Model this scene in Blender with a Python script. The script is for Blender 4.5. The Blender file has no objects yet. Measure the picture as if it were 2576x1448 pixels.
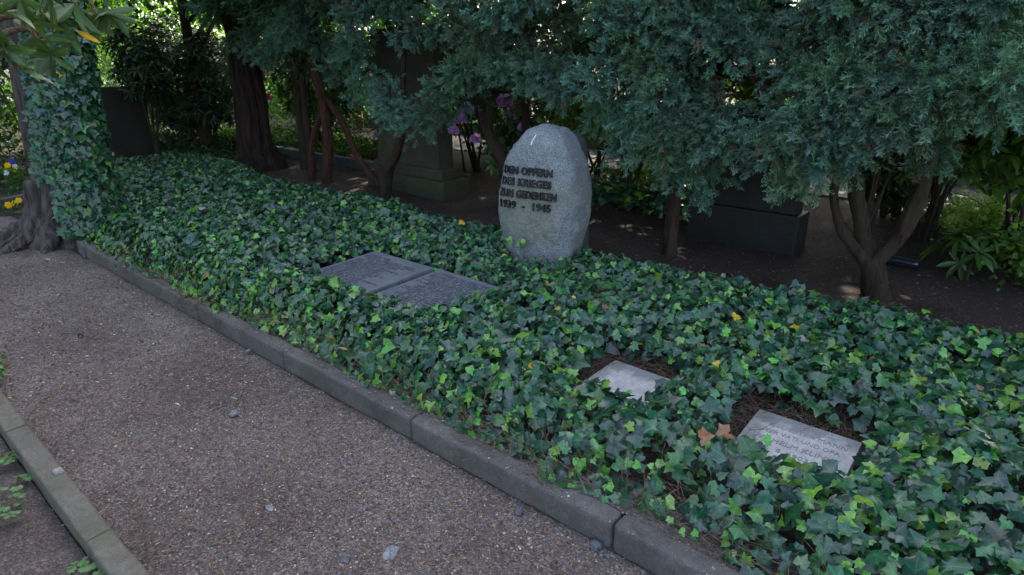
import bpy, bmesh, math
import numpy as np
from mathutils import Vector, Matrix
from mathutils.bvhtree import BVHTree

S = bpy.context.scene
R = np.random.RandomState(7)
rad = math.radians

# ------------------------------------------------------------------ camera
# world: x runs along the bed's kerb (to the right), y runs from the camera's path into the bed
CAMZ = 1.6
PITCH = 20.2
YAW = 40.3
cam = bpy.data.cameras.new("camera")
camo = bpy.data.objects.new("camera", cam)
S.collection.objects.link(camo)
camo.location = (0, 0, CAMZ)
camo.rotation_euler = (rad(90 - PITCH), 0, rad(YAW))
cam.sensor_width = 36
cam.lens = 36 * 1562.0 / 2576.0
cam.clip_start = 0.05
cam.clip_end = 500
S.camera = camo

# ------------------------------------------------------------------ sky, sun, exposure
SUN_EL, SUN_AZ = 48.0, 20.0          # azimuth: degrees from +y towards -x (the sun stands behind the juniper row)
W = bpy.data.worlds.new("World")
S.world = W
W.use_nodes = True
nt = W.node_tree
sky = nt.nodes.new("ShaderNodeTexSky")
sky.sky_type = 'NISHITA'
sky.sun_disc = False
sky.sun_elevation = rad(SUN_EL)
sky.sun_rotation = rad(-SUN_AZ)
sky.dust_density = 3.0
hs = nt.nodes.new("ShaderNodeHueSaturation")      # sky saturation lowered for a more neutral light
hs.inputs["Saturation"].default_value = 0.85
nt.links.new(sky.outputs[0], hs.inputs["Color"])
nt.links.new(hs.outputs[0], nt.nodes["Background"].inputs[0])
nt.nodes["Background"].inputs[1].default_value = 0.13
sl = bpy.data.lights.new("sun", 'SUN')
sl.energy = 2.0
sl.angle = rad(0.55)
sl.color = (1.0, 0.94, 0.84)
so = bpy.data.objects.new("sun", sl)
S.collection.objects.link(so)
sd = Vector((-math.sin(rad(SUN_AZ)) * math.cos(rad(SUN_EL)), math.cos(rad(SUN_AZ)) * math.cos(rad(SUN_EL)), math.sin(rad(SUN_EL))))
so.rotation_euler = sd.to_track_quat('Z', 'Y').to_euler()
S.view_settings.view_transform = 'Standard'
S.view_settings.look = 'None'
S.view_settings.gamma = 1
S.view_settings.exposure = 2.8
S.cycles.max_bounces = 8
S.cycles.diffuse_bounces = 2
S.cycles.glossy_bounces = 2
S.cycles.transmission_bounces = 4
S.cycles.transparent_max_bounces = 4
S.cycles.use_denoising = True

# ------------------------------------------------------------------ layout helpers
_p = rad(PITCH); _y = rad(YAW)
def ray(px, py):
    a = (px - 1288) / 1562.0; b = -(py - 724) / 1562.0
    f = math.cos(_p) + b * math.sin(_p); z = -math.sin(_p) + b * math.cos(_p)
    return np.array([a * math.cos(_y) - f * math.sin(_y), a * math.sin(_y) + f * math.cos(_y), z])
def at(px, py, z=0.0):
    d = ray(px, py); t = (z - CAMZ) / d[2]
    return np.array([0, 0, CAMZ]) + d * t
def aty(px, py, Y):
    d = ray(px, py); t = Y / d[1]
    return np.array([0, 0, CAMZ]) + d * t

# ------------------------------------------------------------------ noise
_T = np.random.RandomState(3).rand(64, 64, 64)
def vnoise(P, s=1.0):
    P = np.asarray(P, float) * s + 1000.0
    i = np.floor(P).astype(int); f = P - i; f = f * f * (3 - 2 * f)
    r = 0
    for dx in (0, 1):
        wx = f[:, 0] if dx else 1 - f[:, 0]
        for dy in (0, 1):
            wy = f[:, 1] if dy else 1 - f[:, 1]
            for dz in (0, 1):
                wz = f[:, 2] if dz else 1 - f[:, 2]
                r = r + wx * wy * wz * _T[(i[:, 0] + dx) % 64, (i[:, 1] + dy) % 64, (i[:, 2] + dz) % 64]
    return r * 2 - 1
def fbm(P, s=1.0, o=4):
    r = 0; a = 1.0
    for k in range(o):
        r = r + a * vnoise(np.asarray(P) + 17.3 * k, s * 2 ** k); a *= 0.5
    return r

# ------------------------------------------------------------------ object helpers
def link(o, parent=None):
    S.collection.objects.link(o)
    if parent is not None:
        o.parent = parent
    return o
def tag(o, label=None, cat=None, group=None, kind=None):
    if label: o["label"] = label
    if cat: o["category"] = cat
    if group: o["group"] = group
    if kind: o["kind"] = kind
    return o
def root(name, loc, label, cat, group=None, rz=0.0):
    o = bpy.data.objects.new(name, None)
    o.empty_display_size = 0.1
    o.location = loc; o.rotation_euler = (0, 0, rz)
    link(o)
    return tag(o, label, cat, group)
def mesh_np(name, V, F, mat, parent=None, col=None, smooth=False, extra=None, world=True):
    """V (n,3) world coordinates, F (m,3|4) ints; one mesh object"""
    V = np.asarray(V, np.float32); F = np.asarray(F, np.int32)
    if parent is not None and world:
        L = np.array(parent.location, np.float32); c, s_ = math.cos(-parent.rotation_euler[2]), math.sin(-parent.rotation_euler[2])
        D = V - L
        V = np.stack([D[:, 0] * c - D[:, 1] * s_, D[:, 0] * s_ + D[:, 1] * c, D[:, 2]], 1)
    me = bpy.data.meshes.new(name)
    k = F.shape[1]
    me.vertices.add(len(V)); me.vertices.foreach_set("co", V.ravel())
    me.loops.add(F.size); me.loops.foreach_set("vertex_index", F.ravel())
    me.polygons.add(len(F)); me.polygons.foreach_set("loop_start", np.arange(0, F.size, k, dtype=np.int32))
    me.polygons.foreach_set("loop_total", np.full(len(F), k, np.int32))
    if smooth:
        me.polygons.foreach_set("use_smooth", np.ones(len(F), bool))
    me.update(calc_edges=True)
    if col is not None:
        a = me.color_attributes.new("tint", 'FLOAT_COLOR', 'POINT')
        c4 = np.ones((len(V), 4), np.float32); c4[:, :3] = col
        a.data.foreach_set("color", c4.ravel())
    if extra is not None:
        a = me.attributes.new("vein", 'FLOAT', 'POINT'); a.data.foreach_set("value", np.asarray(extra, np.float32))
    me.materials.append(mat)
    return link(bpy.data.objects.new(name, me), parent)
def mesh_bm(name, bm, mat, parent=None, smooth=False):
    me = bpy.data.meshes.new(name)
    bmesh.ops.recalc_face_normals(bm, faces=bm.faces)
    if smooth:
        for f in bm.faces: f.smooth = True
    bm.to_mesh(me); bm.free()
    me.materials.append(mat)
    return link(bpy.data.objects.new(name, me), parent)
def norm(v): return v / np.maximum(np.linalg.norm(v, axis=-1, keepdims=True), 1e-9)
def inst(T, TF, P, T_dir, N, scale, bend=None):
    """copies of template T (x side, y tip, z normal) at P; tip towards T_dir, normal near N"""
    n = len(P)
    Y = norm(T_dir); X = norm(np.cross(Y, N)); Z = np.cross(X, Y)
    sc = np.asarray(scale, float).reshape(n, -1)
    if sc.shape[1] == 1: sc = np.repeat(sc, 3, 1)
    if T.ndim == 2: T = np.repeat(T[None], n, 0)
    L = T * sc[:, None, :]
    V = P[:, None, :] + L[..., 0:1] * X[:, None] + L[..., 1:2] * Y[:, None] + L[..., 2:3] * Z[:, None]
    F = TF[None] + (np.arange(n) * T.shape[1])[:, None, None]
    return V.reshape(-1, 3), F.reshape(-1, TF.shape[1])
def rdir(n): return norm(R.normal(size=(n, 3)))

# ------------------------------------------------------------------ materials
def newmat(name):
    m = bpy.data.materials.new(name); m.use_nodes = True
    return m, m.node_tree, m.node_tree.nodes["Principled BSDF"]
def noise_node(t, scale, detail=5, rough=0.6, vec=None, dist=0):
    n = t.nodes.new("ShaderNodeTexNoise"); n.inputs["Scale"].default_value = scale
    n.inputs["Detail"].default_value = detail; n.inputs["Roughness"].default_value = rough; n.inputs["Distortion"].default_value = dist
    if vec is not None: t.links.new(vec, n.inputs["Vector"])
    return n
def ramp(t, src, stops):
    r = t.nodes.new("ShaderNodeValToRGB"); t.links.new(src, r.inputs[0])
    e = r.color_ramp.elements
    while len(e) < len(stops): e.new(0.5)
    for q, (p, c) in zip(e, stops):
        q.position = p; q.color = (*c, 1) if len(c) == 3 else c
    return r.outputs[0]
def mixc(t, fac, a, b, mode='MIX'):
    m = t.nodes.new("ShaderNodeMix"); m.data_type = 'RGBA'; m.blend_type = mode
    for s_, v in ((0, fac), (6, a), (7, b)):
        if hasattr(v, "is_output"): t.links.new(v, m.inputs[s_])
        elif s_ == 0: m.inputs[0].default_value = v
        else: m.inputs[s_].default_value = (*v, 1)
    return m.outputs[2]
def bump(t, bsdf, hs, strength=0.5, dist=0.01):
    prev = None
    for h, st, d in hs:
        b = t.nodes.new("ShaderNodeBump"); b.inputs["Strength"].default_value = st; b.inputs["Distance"].default_value = d
        t.links.new(h, b.inputs["Height"])
        if prev is not None: t.links.new(prev, b.inputs["Normal"])
        prev = b.outputs[0]
    t.links.new(prev, bsdf.inputs["Normal"])
def coords(t, kind="Object"):
    return t.nodes.new("ShaderNodeTexCoord").outputs[kind]

def m_simple(name, c, rough=0.7, var=0.25, scale=30, bmp=0.3, bd=0.003, spec=0.5):
    m, t, b = newmat(name); co = coords(t)
    n = noise_node(t, scale, 6, 0.65, co)
    t.links.new(ramp(t, n.outputs[0], [(0.3, tuple(x * (1 - var) for x in c)), (0.7, tuple(min(1, x * (1 + var)) for x in c))]), b.inputs["Base Color"])
    b.inputs["Roughness"].default_value = rough
    b.inputs["Specular IOR Level"].default_value = spec
    if bmp: bump(t, b, [(n.outputs[0], bmp, bd)])
    return m
def m_path(name, lo, mid, hi, chips, bumpd=0.006):
    m, t, b = newmat(name); co = coords(t)
    big = noise_node(t, 1.3, 4, 0.55, co); med = noise_node(t, 14, 5, 0.7, co); fine = noise_node(t, 150, 5, 0.75, co)
    base = ramp(t, med.outputs[0], [(0.3, lo), (0.55, mid), (0.75, hi)])
    base = mixc(t, 0.55, base, ramp(t, big.outputs[0], [(0.35, lo), (0.65, hi)]))
    v = t.nodes.new("ShaderNodeTexVoronoi"); v.inputs["Scale"].default_value = 160; t.links.new(co, v.inputs["Vector"])
    sep = t.nodes.new("ShaderNodeSeparateColor"); t.links.new(v.outputs["Color"], sep.inputs[0])
    g = ramp(t, sep.outputs[0], [(0.0, (0.55,) * 3), (0.5, (0.9,) * 3), (0.85, (1.25,) * 3), (0.97, (1.9, 1.7, 1.5))])
    base = mixc(t, 1.0, base, g, 'MULTIPLY')
    f2 = ramp(t, fine.outputs[0], [(0.3, (0.45,) * 3), (0.5, (1.0,) * 3), (0.72, (1.7, 1.6, 1.5))])
    base = mixc(t, 0.8, base, f2, 'MULTIPLY')
    t.links.new(base, b.inputs["Base Color"])
    b.inputs["Roughness"].default_value = 0.9; b.inputs["Specular IOR Level"].default_value = 0.25
    bump(t, b, [(med.outputs[0], 0.6, bumpd * 2), (v.outputs["Distance"], 0.5, bumpd), (fine.outputs[0], 0.8, bumpd)])
    return m
def m_stone(name, lo, hi, speck=(0.4, 1.7), sscale=220, stain=None, rough=0.75, bd=0.006, green=None, spec=0.4):
    m, t, b = newmat(name); co = coords(t)
    n1 = noise_node(t, 5, 6, 0.6, co); n2 = noise_node(t, sscale, 3, 0.7, co); n3 = noise_node(t, 32, 5, 0.65, co)
    c = ramp(t, n1.outputs[0], [(0.3, lo), (0.7, hi)])
    c = mixc(t, 0.85, c, ramp(t, n2.outputs[0], [(0.35, (speck[0],) * 3), (0.5, (1,) * 3), (0.66, (speck[1],) * 3)]), 'MULTIPLY')
    c = mixc(t, 0.6, c, ramp(t, n3.outputs[0], [(0.3, (0.6,) * 3), (0.7, (1.25,) * 3)]), 'MULTIPLY')
    if green:
        n4 = noise_node(t, 3.1, 6, 0.7, co)
        c = mixc(t, ramp(t, n4.outputs[0], [(0.48, (0,) * 3), (0.62, (green[1],) * 3)]), c, green[0])
    if stain:   # (centre, radii, colour, strength): lichen patch with a shape of its own
        for cen, rr, colr, stg in stain:
            mp = t.nodes.new("ShaderNodeMapping"); t.links.new(co, mp.inputs[0])
            mp.inputs["Location"].default_value = [-a / r_ for a, r_ in zip(cen, rr)]
            mp.inputs["Scale"].default_value = [1 / r_ for r_ in rr]
            ad = t.nodes.new("ShaderNodeVectorMath"); ad.operation = 'LENGTH'; t.links.new(mp.outputs[0], ad.inputs[0])
            ma = t.nodes.new("ShaderNodeMath"); ma.operation = 'ADD'; t.links.new(ad.outputs["Value"], ma.inputs[0])
            nn = noise_node(t, 14, 6, 0.75, co); mm = t.nodes.new("ShaderNodeMath"); mm.operation = 'MULTIPLY_ADD'
            t.links.new(nn.outputs[0], mm.inputs[0]); mm.inputs[1].default_value = 2.4; mm.inputs[2].default_value = -1.2
            t.links.new(mm.outputs[0], ma.inputs[1])
            c = mixc(t, ramp(t, ma.outputs[0], [(0.45, (stg,) * 3), (1.0, (0,) * 3)]), c, colr)
    t.links.new(c, b.inputs["Base Color"]); b.inputs["Roughness"].default_value = rough
    b.inputs["Specular IOR Level"].default_value = spec
    bump(t, b, [(n3.outputs[0], 0.8, bd * 2), (n2.outputs[0], 0.6, bd * 0.6)])
    return m
def m_bark(name, lo, hi, stretch=(40, 40, 6), bd=0.02, moss=None):
    m, t, b = newmat(name); co = coords(t)
    mp = t.nodes.new("ShaderNodeMapping"); t.links.new(co, mp.inputs[0]); mp.inputs["Scale"].default_value = stretch
    n = noise_node(t, 1.0, 7, 0.65, mp.outputs[0], 0.6)
    c = ramp(t, n.outputs[0], [(0.35, lo), (0.62, hi), (0.8, tuple(x * 1.5 for x in hi))])
    if moss:
        n2 = noise_node(t, 3, 5, 0.7, co)
        c = mixc(t, ramp(t, n2.outputs[0], [(0.45, (0,) * 3), (0.65, (0.7,) * 3)]), c, moss)
    t.links.new(c, b.inputs["Base Color"]); b.inputs["Roughness"].default_value = 0.95; b.inputs["Specular IOR Level"].default_value = 0.2
    bump(t, b, [(n.outputs[0], 1.0, bd)])
    return m
def m_leaf(name, rough=0.42, trans=0.25, vein=None, spec=0.5, noise=0.25):
    m, t, b = newmat(name); co = coords(t)
    a = t.nodes.new("ShaderNodeAttribute"); a.attribute_name = "tint"
    c = a.outputs["Color"]
    if noise:
        n = noise_node(t, 45, 4, 0.6, co)
        c = mixc(t, 1.0, c, ramp(t, n.outputs[0], [(0.3, (1 - noise,) * 3), (0.7, (1 + noise,) * 3)]), 'MULTIPLY')
    if vein:
        v = t.nodes.new("ShaderNodeAttribute"); v.attribute_name = "vein"
        vv = ramp(t, v.outputs["Fac"], [(0.90, (0,) * 3), (0.975, (vein,) * 3)])
        c = mixc(t, vv, c, mixc(t, 0.3, mixc(t, 1.0, c, (3.2, 2.9, 2.6), 'MULTIPLY'), (0.3, 0.36, 0.2)))
    t.links.new(c, b.inputs["Base Color"]); b.inputs["Roughness"].default_value = rough
    b.inputs["Specular IOR Level"].default_value = spec
    if trans:
        tr = t.nodes.new("ShaderNodeBsdfTranslucent")
        t.links.new(mixc(t, 1.0, c, (1.5, 1.7, 0.6), 'MULTIPLY'), tr.inputs[0])
        mx = t.nodes.new("ShaderNodeMixShader"); mx.inputs[0].default_value = trans
        t.links.new(b.outputs[0], mx.inputs[1]); t.links.new(tr.outputs[0], mx.inputs[2])
        t.links.new(mx.outputs[0], t.nodes["Material Output"].inputs[0])
    return m

M_PATH = m_path("path_gravel", (0.072, 0.056, 0.051), (0.125, 0.099, 0.090), (0.18, 0.148, 0.136), None)
M_STRIP = m_path("dusty_soil", (0.050, 0.042, 0.037), (0.082, 0.070, 0.063), (0.12, 0.104, 0.094), None)
M_SOIL = m_path("bare_soil", (0.026, 0.017, 0.014), (0.048, 0.032, 0.027), (0.072, 0.050, 0.042), None, 0.008)
M_LANE = m_path("pale_lane", (0.13, 0.12, 0.115), (0.19, 0.175, 0.17), (0.25, 0.235, 0.225), None)
M_KERB = m_stone("kerb_concrete", (0.060, 0.055, 0.050), (0.110, 0.102, 0.094), (0.5, 1.5), 260, None, 0.85, 0.004, ((0.06, 0.055, 0.05), 0.5))
M_KERB2 = m_stone("mossy_kerb_concrete", (0.085, 0.074, 0.058), (0.135, 0.120, 0.096), (0.55, 1.45), 240, None, 0.85, 0.004, ((0.085, 0.088, 0.045), 0.4))
M_GRAN = m_stone("boulder_granite", (0.135, 0.148, 0.155), (0.215, 0.225, 0.23), (0.32, 1.95), 140,
                 [((0.0, -0.25, 0.62), (0.42, 0.5, 0.12), (0.155, 0.16, 0.08), 0.55), ((-0.05, -0.25, 0.40), (0.36, 0.5, 0.2), (0.14, 0.145, 0.08), 0.5)], 0.7, 0.009)
M_GRANB = m_stone("boulder_dark_break", (0.028, 0.032, 0.028), (0.06, 0.062, 0.055), (0.5, 1.6), 150, None, 0.8, 0.012)
M_SLATE = m_stone("dark_plate_stone", (0.115, 0.12, 0.132), (0.17, 0.176, 0.19), (0.8, 1.2), 300, None, 0.42, 0.001, ((0.12, 0.115, 0.11), 0.3))
M_LET = m_simple("cast_metal_letters", (0.006, 0.007, 0.010), 0.45, 0.3, 60, 0.2, 0.001)
M_MARK = m_stone("plate_raised_text", (0.092, 0.096, 0.107), (0.138, 0.143, 0.156), (0.8, 1.3), 300, None, 0.45, 0.001)
M_LIGHTST = m_stone("pale_weathered_stone", (0.35, 0.32, 0.29), (0.48, 0.445, 0.41), (0.75, 1.2), 180,
                 [((-0.1, 0.22, 0.1), (0.5, 0.09, 1.0), (0.13, 0.135, 0.13), 0.75), ((-0.19, 0.1, 0.1), (0.09, 0.5, 1.0), (0.15, 0.15, 0.13), 0.7)], 0.8, 0.003)
M_ENGR = m_simple("worn_engraving", (0.20, 0.19, 0.185), 0.9, 0.3, 90, 0.2, 0.001)
M_G1 = m_stone("algae_gravestone", (0.036, 0.034, 0.022), (0.065, 0.061, 0.040), (0.8, 1.25), 120, None, 0.85, 0.004, ((0.045, 0.048, 0.018), 0.7))
M_G2 = m_stone("black_gravestone", (0.006, 0.0065, 0.006), (0.012, 0.013, 0.012), (0.7, 1.4), 200, None, 0.6, 0.003)
M_G3 = m_stone("brown_gravestone", (0.018, 0.013, 0.009), (0.034, 0.026, 0.019), (0.8, 1.3), 120, None, 0.85, 0.003)
M_BARK_J = m_bark("juniper_bark", (0.015, 0.010, 0.008), (0.050, 0.033, 0.024), (55, 55, 5), 0.012, (0.035, 0.034, 0.02))
M_BARK_RED = m_bark("red_bark", (0.022, 0.011, 0.008), (0.075, 0.033, 0.022), (50, 50, 5), 0.012)
M_BARK_BIG = m_bark("furrowed_bark", (0.008, 0.005, 0.004), (0.042, 0.026, 0.020), (26, 26, 2.2), 0.05)
M_BARK_G = m_bark("grey_root_bark", (0.028, 0.022, 0.020), (0.11, 0.09, 0.085), (24, 24, 3.5), 0.03)
M_BARK_L = m_bark("light_bark", (0.12, 0.09, 0.06), (0.3, 0.22, 0.16), (40, 40, 8), 0.01)
M_TWIG = m_bark("twig_bark", (0.07, 0.042, 0.028), (0.19, 0.125, 0.085), (60, 60, 60), 0.002)
M_IVY = m_leaf("ivy_leaf", 0.28, 0.13, 0.38, 0.5)
M_JUN = m_leaf("juniper_needles", 0.6, 0.25, None, 0.3, 0.2)
M_RHO = m_leaf("rhododendron_leaf", 0.42, 0.22, 0.35, 0.4)
M_BG = m_leaf("broad_leaf", 0.5, 0.45, None, 0.4)
M_PETAL = m_leaf("petal", 0.6, 0.4, None, 0.3, 0.1)
M_LITTER = m_leaf("litter", 0.85, 0.05, None, 0.2, 0.3)
M_PEB = m_stone("pebble", (0.12, 0.12, 0.13), (0.22, 0.21, 0.21), (0.7, 1.3), 120, None, 0.8, 0.003)
M_PEBD = m_stone("dark_pebble", (0.05, 0.055, 0.065), (0.09, 0.095, 0.11), (0.7, 1.3), 120, None, 0.7, 0.003)
M_BLACKP = m_simple("black_plastic", (0.012, 0.016, 0.022), 0.22, 0.15, 40, 0)
M_TERRA = m_simple("terracotta", (0.32, 0.12, 0.07), 0.85, 0.2, 60, 0.2)
M_WHITE = m_simple("dried_white_dropping", (0.7, 0.7, 0.68), 0.8, 0.1, 60, 0.2)

# ------------------------------------------------------------------ basic shapes
def tube(pts, radii, sides=10, rough=0.0, rs=8.0, flute=0.0, nf=7, cap=True, seed=0.0):
    pts = np.asarray(pts, float); radii = np.asarray(radii, float); n = len(pts)
    tg = norm(np.gradient(pts, axis=0))
    up = np.array([0.0, 0.0, 1.0]) if abs(tg[0][2]) < 0.8 else np.array([1.0, 0.0, 0.0])
    V = []
    x = norm(np.cross(up, tg[0])[None])[0]
    for i in range(n):
        x = x - tg[i] * np.dot(x, tg[i]); x = x / np.linalg.norm(x); y = np.cross(tg[i], x)
        a = np.linspace(0, 2 * math.pi, sides, endpoint=False)
        r = radii[i] * (1 + flute * np.sin(a * nf + 1.3 * math.sin(i * 0.31) + seed))
        V.append(pts[i] + (np.cos(a) * r)[:, None] * x + (np.sin(a) * r)[:, None] * y)
    V = np.concatenate(V)
    if rough:
        c = np.repeat(pts, sides, 0); d = norm(V - c); rr = np.repeat(radii, sides)
        V = V + d * (fbm(np.stack([V[:, 0] * rs, V[:, 1] * rs, V[:, 2] * rs * 0.35], 1) + seed, 1, 3) * rough * rr)[:, None]
    F = []
    for i in range(n - 1):
        for j in range(sides):
            k = (j + 1) % sides
            F.append((i * sides + j, i * sides + k, (i + 1) * sides + k, (i + 1) * sides + j))
    if cap:
        V = np.vstack([V, pts[0:1], pts[-1:]]); a, b = len(V) - 2, len(V) - 1
        for j in range(sides):
            k = (j + 1) % sides
            F.append((a, k, j, j)); F.append((b, (n - 1) * sides + j, (n - 1) * sides + k, (n - 1) * sides + k))
    return V, np.array(F)
def clean_quads(F):  # split into tris
    F = np.asarray(F); t1 = F[:, [0, 1, 2]]; t2 = F[:, [0, 2, 3]]
    t2 = t2[(t2[:, 1] != t2[:, 2])]
    t1 = t1[(t1[:, 1] != t1[:, 2])]
    return np.vstack([t1, t2])
def join(parts):
    Vs, Fs, o = [], [], 0
    for V, F in parts:
        F = np.asarray(F)
        if F.shape[1] == 4: F = clean_quads(F)
        Vs.append(V); Fs.append(F + o); o += len(V)
    return np.vstack(Vs), np.vstack(Fs)
def spline(ctrl, n):
    ctrl = np.asarray(ctrl, float); k = len(ctrl)
    if k == 2:
        return ctrl[0] + (ctrl[1] - ctrl[0]) * np.linspace(0, 1, n)[:, None]
    t = np.linspace(0, k - 1, n); out = []
    for u in t:
        i = min(int(u), k - 2); f = u - i
        p0, p1, p2, p3 = ctrl[max(i - 1, 0)], ctrl[i], ctrl[i + 1], ctrl[min(i + 2, k - 1)]
        out.append(0.5 * ((2 * p1) + (-p0 + p2) * f + (2 * p0 - 5 * p1 + 4 * p2 - p3) * f * f + (-p0 + 3 * p1 - 3 * p2 + p3) * f ** 3))
    return np.array(out)
def block(x0, x1, y0, y1, z0, z1, bev=0.008, seg=2, cuts=(8, 2, 3), wob=0.003, top_in=0.0, rs=6):
    """a stone block: gridded box, rounded edges, uneven faces"""
    bm = bmesh.new()
    bmesh.ops.create_cube(bm, size=1)
    for v in bm.verts:
        v.co = Vector(((x0 + x1) / 2 + v.co.x * (x1 - x0), (y0 + y1) / 2 + v.co.y * (y1 - y0), (z0 + z1) / 2 + v.co.z * (z1 - z0)))
        if top_in and v.co.z > (z0 + z1) / 2:
            v.co.x += top_in if v.co.x < (x0 + x1) / 2 else -top_in
    bmesh.ops.bevel(bm, geom=list(bm.edges), offset=bev, segments=seg, affect='EDGES', profile=0.6)
    for ax, c in zip(range(3), cuts):
        lo, hi = ((x0, x1), (y0, y1), (z0, z1))[ax]
        for i in range(1, c):
            no = [0, 0, 0]; no[ax] = 1; co = [0, 0, 0]; co[ax] = lo + (hi - lo) * i / c
            bmesh.ops.bisect_plane(bm, geom=list(bm.verts) + list(bm.edges) + list(bm.faces), plane_co=co, plane_no=no)
    P = np.array([v.co for v in bm.verts])
    if wob:
        D = np.stack([fbm(P + 3.1 * k, rs, 3) for k in range(3)], 1) * wob
        for v, d in zip(bm.verts, D): v.co += Vector(d)
    return bm

# ------------------------------------------------------------------ ground
def sheet(name, xs, ys, zf, mat, label=None):
    X, Y = np.meshgrid(xs, ys, indexing='ij'); P = np.stack([X.ravel(), Y.ravel()], 1)
    Z = zf(P[:, 0], P[:, 1]); V = np.column_stack([P, Z]); nx, ny = len(xs), len(ys)
    i = np.arange(nx - 1)[:, None] * ny + np.arange(ny - 1)[None]
    i = i.ravel(); F = np.stack([i, i + ny, i + ny + 1, i + 1], 1)
    o = mesh_np(name, V, F, mat, smooth=True); o["kind"] = "structure"; return o
def fine(a, b, s): return np.arange(a, b + 1e-6, s)
def ss(x, a, b):
    t = np.clip((x - a) / (b - a), 0, 1); return t * t * (3 - 2 * t)
def z_ground(x, y):
    P = np.stack([x, y, 0 * x], 1)
    base = fbm(P, 1.1, 3) * 0.018 + fbm(P, 9, 2) * 0.004
    base = base - 0.012
    # inside the bed the soil lies level with the kerb top
    bed = ss(y, 1.545, 1.60) * (1 - ss(y, 4.2, 4.6)) * ss(x, -6.9, -6.3)
    base = base + bed * 0.075
    # left border, lower than the path
    base = base - (1 - ss(y, 0.37, 0.42)) * 0.045
    under = ss(y, 0.445, 0.46) * (1 - ss(y, 1.50, 1.52)) * (1 - ss(-x, 7.3, 7.5))
    return base - under * 0.05
xs = np.concatenate([[-220, -100, -50, -30, -22, -16], fine(-13, 3, 0.07), [4, 6, 10, 20, 40, 100, 220]])
ys = np.concatenate([[-220, -60, -20, -8, -4, -2], fine(-1, 0.3, 0.1), fine(0.34, 0.46, 0.02), fine(0.55, 1.45, 0.1), fine(1.5, 1.62, 0.02), fine(1.7, 6, 0.07), fine(6.2, 14, 0.3), [17, 25, 40, 100, 220]])
sheet("ground", xs, ys, z_ground, M_SOIL)
def z_path(x, y):
    P = np.stack([x, y, 0 * x], 1)
    return fbm(P, 1.4, 3) * 0.008 + fbm(P, 14, 3) * 0.0028 - ss(y, 1.40, 1.53) * 0.01
sheet("path", np.concatenate([[-8.5, -8.2], fine(-8.0, 1.2, 0.022), [2, 4, 8]]), fine(0.432, 1.534, 0.0195), z_path, M_PATH)
sheet("far_path", fine(-12, 20, 1.0), fine(8.35, 10.0, 0.33), lambda x, y: 0.012 + 0 * x, M_LANE)

M_BORD = m_path("border_soil", (0.050, 0.038, 0.034), (0.090, 0.070, 0.063), (0.13, 0.105, 0.096), None)
sheet("border_soil", fine(-7, 0.5, 0.06), fine(-1.5, 0.346, 0.0615), lambda x, y: z_ground(x, y) + 0.008 + fbm(np.stack([x, y, 0 * x], 1), 7, 3) * 0.005, M_BORD)
sheet("soil_strip", fine(-6.3, 1.4, 0.05), fine(1.61, 1.84, 0.023), lambda x, y: z_ground(x, y) + 0.012 + 0.012 * (1 - ss(y, 1.61, 1.68)) - 0.02 * ss(y, 1.78, 1.84), M_STRIP)
# ------------------------------------------------------------------ kerbs
first = None
JX = [-6.1 + 1.05 * i for i in range(9)]
klabs = ["long grey kerbstone of the ivy bed joined to the short angled stone by the tree",
         "grey kerbstone second from the tree end of the ivy bed", "grey kerbstone of the ivy bed in front of the left dark plate",
         "grey kerbstone of the ivy bed in front of the right dark plate", "grey kerbstone of the ivy bed ending at the widest open joint",
         "grey kerbstone between the two open joints, a loose dark stone beside its end", "chipped grey kerbstone leaving the bottom edge of the photo"]
for i in range(7):
    x0, x1 = JX[i] + 0.004, JX[i + 1] - 0.004
    bm = block(x0, x1, 1.53 + R.uniform(-.003, .003), 1.615, -0.12, 0.10 + R.uniform(-.004, .004), 0.02, 3, (22, 3, 5), 0.004, rs=9)
    for v in bm.verts:   # slight sag of each stone
        v.co.z += 0.004 * math.sin(v.co.x * 3 + i)
    tag(mesh_bm("kerbstone", bm, M_KERB, None, True), klabs[i], "kerbstone", "kerbstones along the ivy bed")
bm = block(-0.17, 0.19, -0.05, 0.045, -0.12, 0.105, 0.016, 3, (8, 3, 5), 0.004, rs=9)
for v in bm.verts:
    if v.co.x < -0.05: v.co.y += (-0.05 - v.co.x) * 0.35 * (1 if v.co.y < 0 else -0.1)
o = mesh_bm("kerbstone", bm, M_KERB, None, True); o.location = (-6.30, 1.585, 0); o.rotation_euler = (0, 0, rad(-6))
tag(o, "short angled kerbstone at the foot of the ivy-clad tree", "kerbstone", "kerbstones along the ivy bed")
xk = [-5.4, -4.32, -3.27, -2.23, -1.2, -0.15]
klabs2 = ["mossy kerb stone farthest along the left border", "mossy kerb stone entering the photo at its left edge", "mossy kerb stone holding a small pale stone",
          "mossy kerb stone cut by the bottom edge, a lobed weed leaning on it", "mossy kerb stone nearest the camera"]
for i in range(5):
    bm = block(xk[i] + 0.003, xk[i + 1] - 0.003, 0.352, 0.436, -0.16, 0.036 + R.uniform(-.002, .002), 0.009, 2, (22, 3, 4), 0.003, rs=8)
    tag(mesh_bm("kerbstone", bm, M_KERB2, None, True), klabs2[i], "kerbstone", "kerbstones along the left border")

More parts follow.
